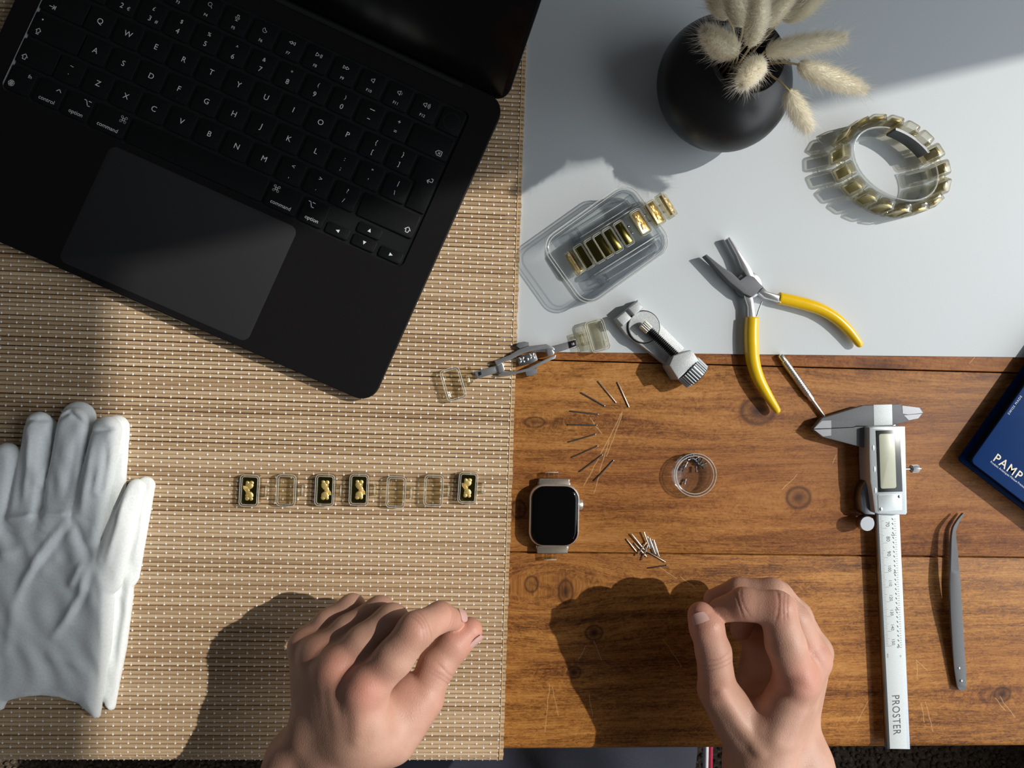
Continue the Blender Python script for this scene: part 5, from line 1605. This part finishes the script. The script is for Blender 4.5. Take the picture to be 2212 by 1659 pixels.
R_cre = [((1541, 1408, 66), (1526, 1354, 68), (-4.5, -1.5, 1.2), 13, (-.1, 0, 1)), ((1679, 1316, 78), (1607, 1305, 72), (-4, -2, .2), 13, (.3, .5, 1)), ((1607, 1305, 72), (1558, 1318, 66), (-1.5, .6), 12, (0, .6, 1))]
rh = hand('right_hand', R_palm, R_fing, R_tend, R_flush, R_cre)
rh.name = 'hand'; ROOT[rh.name] = ROOT[person.name]
nail_on(rh, (1515, 1330, 66), (1526, 1354, 68), 9.35, (-.30, -.15, .94), 5.2, 6.2, 3.0)

# ---- trousers on the lap, below the table edge
def lap():
    lo = (-300, -700, -400); hi = (340, -235, -110)
    G, o = grid(lo, hi, (5, 5, 5))
    D = f_cone(G, (-95, -560, -250), 100, (-90, -262, -240), 92)
    D = smin(D, f_cone(G, (135, -560, -250), 100, (134, -262, -240), 92), 40)
    D = smin(D, f_cone(G, (20, -560, -262), 74, (20, -262, -262), 66), 40)
    D = smin(D, f_ell(G, (15, -600, -250), (215, 90, 110)), 30)
    D += 2.5 * np.sin(G[..., 0] * .09 + G[..., 1] * .05) * np.sin(G[..., 1] * .06)
    V, Q = surface_nets(D, o, (5, 5, 5))
    return mesh_from('trousers', V, Q, M['navy'], person, ROOT[person.name])
tro = lap()
for dx, mt, nm in ((0, M['white_cloth'], 'white_piping'), (4.2, M['red'], 'red_piping')):
    q = P(1521, 1640, -205)
    MB().tube([(q.x + dx, -260, -200), (q.x + dx + 1, -300, -200), (q.x + dx + 2, -420, -210)], 2.6, 8, flat=1.6).build(nm, mt, tro, smooth=180)
    

# ------------------------------------------------------------------ white cotton gloves
def glove(name, label, caps, hull, creases, z0, hscale, off=(0, 0)):
    """caps: finger capsules (px a, px b, ra, rb in mm); hull: palm outline px; creases: lines raised or sunk"""
    def q2(p): w = P(p[0] + off[0], p[1] + off[1], z0 + 4); return np.array((w.x, w.y))
    allp = [q2(c[0]) for c in caps] + [q2(c[1]) for c in caps] + [q2(h) for h in hull]
    lo = np.min(allp, 0) - 14; hi = np.max(allp, 0) + 14
    hx = .9
    X_, Y_ = np.meshgrid(np.arange(lo[0], hi[0], hx), np.arange(lo[1], hi[1], hx), indexing='ij')
    G2 = np.stack([X_, Y_], -1)
    def seg(a, b):
        d = b - a; t = np.clip(((G2 - a) @ d) / max(1e-9, d @ d), 0, 1)
        return np.linalg.norm(G2 - a - t[..., None] * d, axis=-1), t
    # palm polygon distance
    H_ = [q2(h) for h in hull]; dist = np.full(X_.shape, 1e9); inside = np.zeros(X_.shape, bool)
    for a, b in zip(H_, H_[1:] + H_[:1]):
        dd, _ = seg(a, b); dist = np.minimum(dist, dd)
        c = ((a[1] > Y_) != (b[1] > Y_)) & (X_ < (b[0] - a[0]) * (Y_ - a[1]) / (b[1] - a[1] + 1e-12) + a[0]); inside ^= c
    dp = np.where(inside, -dist, dist)
    def dome(d, w, hh): 
        t = np.clip(-d / w, 0, 1); return hh * np.sqrt(np.clip(1 - (1 - t) ** 2, 0, 1))
    h = dome(dp, 16, 6.5 * hscale); d2 = dp
    for a, b, ra, rb, *hz in caps:
        dd, t = seg(q2(a), q2(b)); f_ = dd - (ra + (rb - ra) * t)
        hf = dome(f_, 6.0, (hz[0] if hz else 6.0) * hscale)
        h = np.maximum(h, hf) + .15 * np.minimum(h, hf)
        d2 = np.minimum(d2, f_)
    for line, amp, sg in creases:
        L = [q2(p) for p in line]; best = np.full(X_.shape, 1e9); tl = np.zeros(X_.shape)
        ns = len(L) - 1
        for i, (a, b) in enumerate(zip(L[:-1], L[1:])):
            dd, t = seg(a, b); mk = dd < best
            best = np.where(mk, dd, best); tl = np.where(mk, (i + t) / ns, tl)
        fade = np.clip(np.sin(np.pi * np.clip(tl, 0, 1)) * 1.3, 0, 1)
        h = h + 1.15 * amp * fade * (np.exp(-(best / (sg * .9)) ** 2) + .45 * np.exp(-(best / (sg * 2.6)) ** 2))
    # soft folds running down the cloth
    wx = X_ + 5 * np.sin(Y_ * .045) + 3 * np.sin(Y_ * .11 + X_ * .05)
    nz = .8 * np.sin(wx * .21) * np.sin(Y_ * .035 + X_ * .05) + .5 * np.sin(wx * .43 + Y_ * .12) * np.sin(Y_ * .08) + .3 * np.sin(X_ * .13 + 1.3 * np.sin(Y_ * .09))
    h = np.maximum(h + nz * np.clip(-d2 / 6, 0, 1), .6) + 1.5
    hz_ = .8
    Z = np.arange(-2.4, h.max() + 3, hz_)
    D = np.maximum(np.maximum(Z[None, None, :] - h[..., None], -Z[None, None, :] - .2), np.repeat(d2[..., None], len(Z), 2))
    V, Q = surface_nets(D, (lo[0], lo[1], z0 - 2.4), (hx, hx, hz_))
    # light smoothing of the net
    for _ in range(2):
        acc = np.zeros_like(V); cnt = np.zeros(len(V))
        for i in range(4):
            for j in (1, 3):
                np.add.at(acc, Q[:, i], V[Q[:, (i + j) % 4]]); np.add.at(cnt, Q[:, i], 1)
        V = V * .45 + .55 * acc / np.maximum(cnt, 1)[:, None]
    q = P(110 + off[0], 1320, 0); rt = thing(name, label, 'glove', (q.x, q.y, z0))
    mesh_from('shell', V, Q, M['cotton'], rt, ROOT[rt.name])
    return rt
G_hull = [(-150, 1130), (0, 1112), (85, 1104), (165, 1106), (205, 1135), (222, 1200), (240, 1235), (243, 1300), (236, 1400), (222, 1480), (212, 1552), (200, 1556), (190, 1545), (165, 1520), (130, 1508), (90, 1503), (40, 1508), (10, 1518), (0, 1538), (-150, 1545)]
G_caps = [((10, 985), (-25, 1150), 8.0, 9.5), ((80, 918), (50, 1120), 8.2, 10.5), ((155, 912), (125, 1115), 9.2, 11.5), ((228, 930), (180, 1150), 8.8, 10.5), ((292, 1055), (222, 1250), 5.8, 11.5, 4.5)]
G_cre = [([(10, 1118), (60, 1113), (88, 1105)], 1.4, 2.0), ([(92, 1106), (130, 1108), (162, 1106)], 1.6, 2.0), ([(88, 1045), (88, 1112)], -2.4, 2.2), ([(160, 1112), (130, 1150), (98, 1192), (60, 1255), (32, 1320)], 1.9, 3.0), ([(168, 1118), (138, 1158), (106, 1200), (68, 1262)], -1.3, 2.4),
         ([(199, 1217), (185, 1275), (150, 1335), (115, 1380)], 2.0, 3.0), ([(206, 1222), (193, 1280), (158, 1342)], -1.6, 2.4), ([(190, 1206), (170, 1245), (153, 1270)], 1.7, 2.6), ([(164, 1115), (180, 1170), (198, 1212)], -1.6, 2.6),
         ([(236, 945), (226, 1020), (218, 1080)], -1.5, 2.2), ([(222, 1000), (210, 1060), (222, 1075)], 1.2, 2.0), ([(0, 1200), (60, 1180)], 1.2, 4), ([(101, 1411), (150, 1420), (190, 1440)], .9, 3.5), ([(95, 1197), (130, 1190), (160, 1215)], -.9, 4.5), ([(60, 1260), (100, 1300), (150, 1330)], -.8, 7), ([(218, 1210), (228, 1300), (226, 1400), (212, 1540)], 1.2, 2.4),
         ([(280, 1045), (262, 1130), (230, 1230)], 1.6, 2.4), ([(46, 918), (75, 906), (114, 908)], -1.6, 1.3), ([(122, 910), (152, 890), (190, 920)], -1.7, 1.3), ([(192, 934), (225, 928), (258, 924)], -1.8, 1.3), ([(75, 925), (66, 1010), (56, 1090)], 1.3, 2.6), ([(100, 930), (92, 1020)], -1.6, 2.2), ([(172, 930), (160, 1010), (146, 1085)], -1.2, 2.4), ([(205, 950), (196, 1040), (180, 1120)], 1.4, 2.4), ([(40, 1300), (20, 1420)], .9, 4), ([(58, 930), (40, 1100)], -1.2, 3), ([(150, 930), (128, 1090)], .8, 4), ([(0, 1515), (60, 1500), (130, 1502), (190, 1540)], 1.0, 1.8)]
under = glove('cotton_glove', 'white cotton glove lying underneath the other glove', 
              [((8, 990), (-20, 1150), 8.5, 10), ((88, 930), (70, 1120), 9.5, 11), ((165, 905), (150, 1115), 11, 11.5), ((247, 925), (222, 1150), 8.2, 11), ((311, 1050), (258, 1240), 5.8, 11.5, 3.5)],
              [(-140, 1130), (0, 1112), (165, 1106), (232, 1140), (258, 1200), (284, 1225), (284, 1290), (270, 1400), (254, 1480), (244, 1535), (234, 1540), (222, 1522), (150, 1500), (60, 1495), (-140, 1530)],
              [([(285, 1215), (274, 1320), (262, 1400), (245, 1520)], 1.2, 2.2), ([(264, 1230), (256, 1320), (240, 1450)], -1.4, 2.4), ([(312, 1060), (304, 1150), (286, 1230)], 1.0, 2.0), ([(222, 1520), (240, 1534)], .8, 1.6)], MAT_TOP, .62)
over = glove('cotton_glove', 'white cotton glove lying on top of the other glove', G_caps, G_hull, G_cre, MAT_TOP + 5.0, .95)
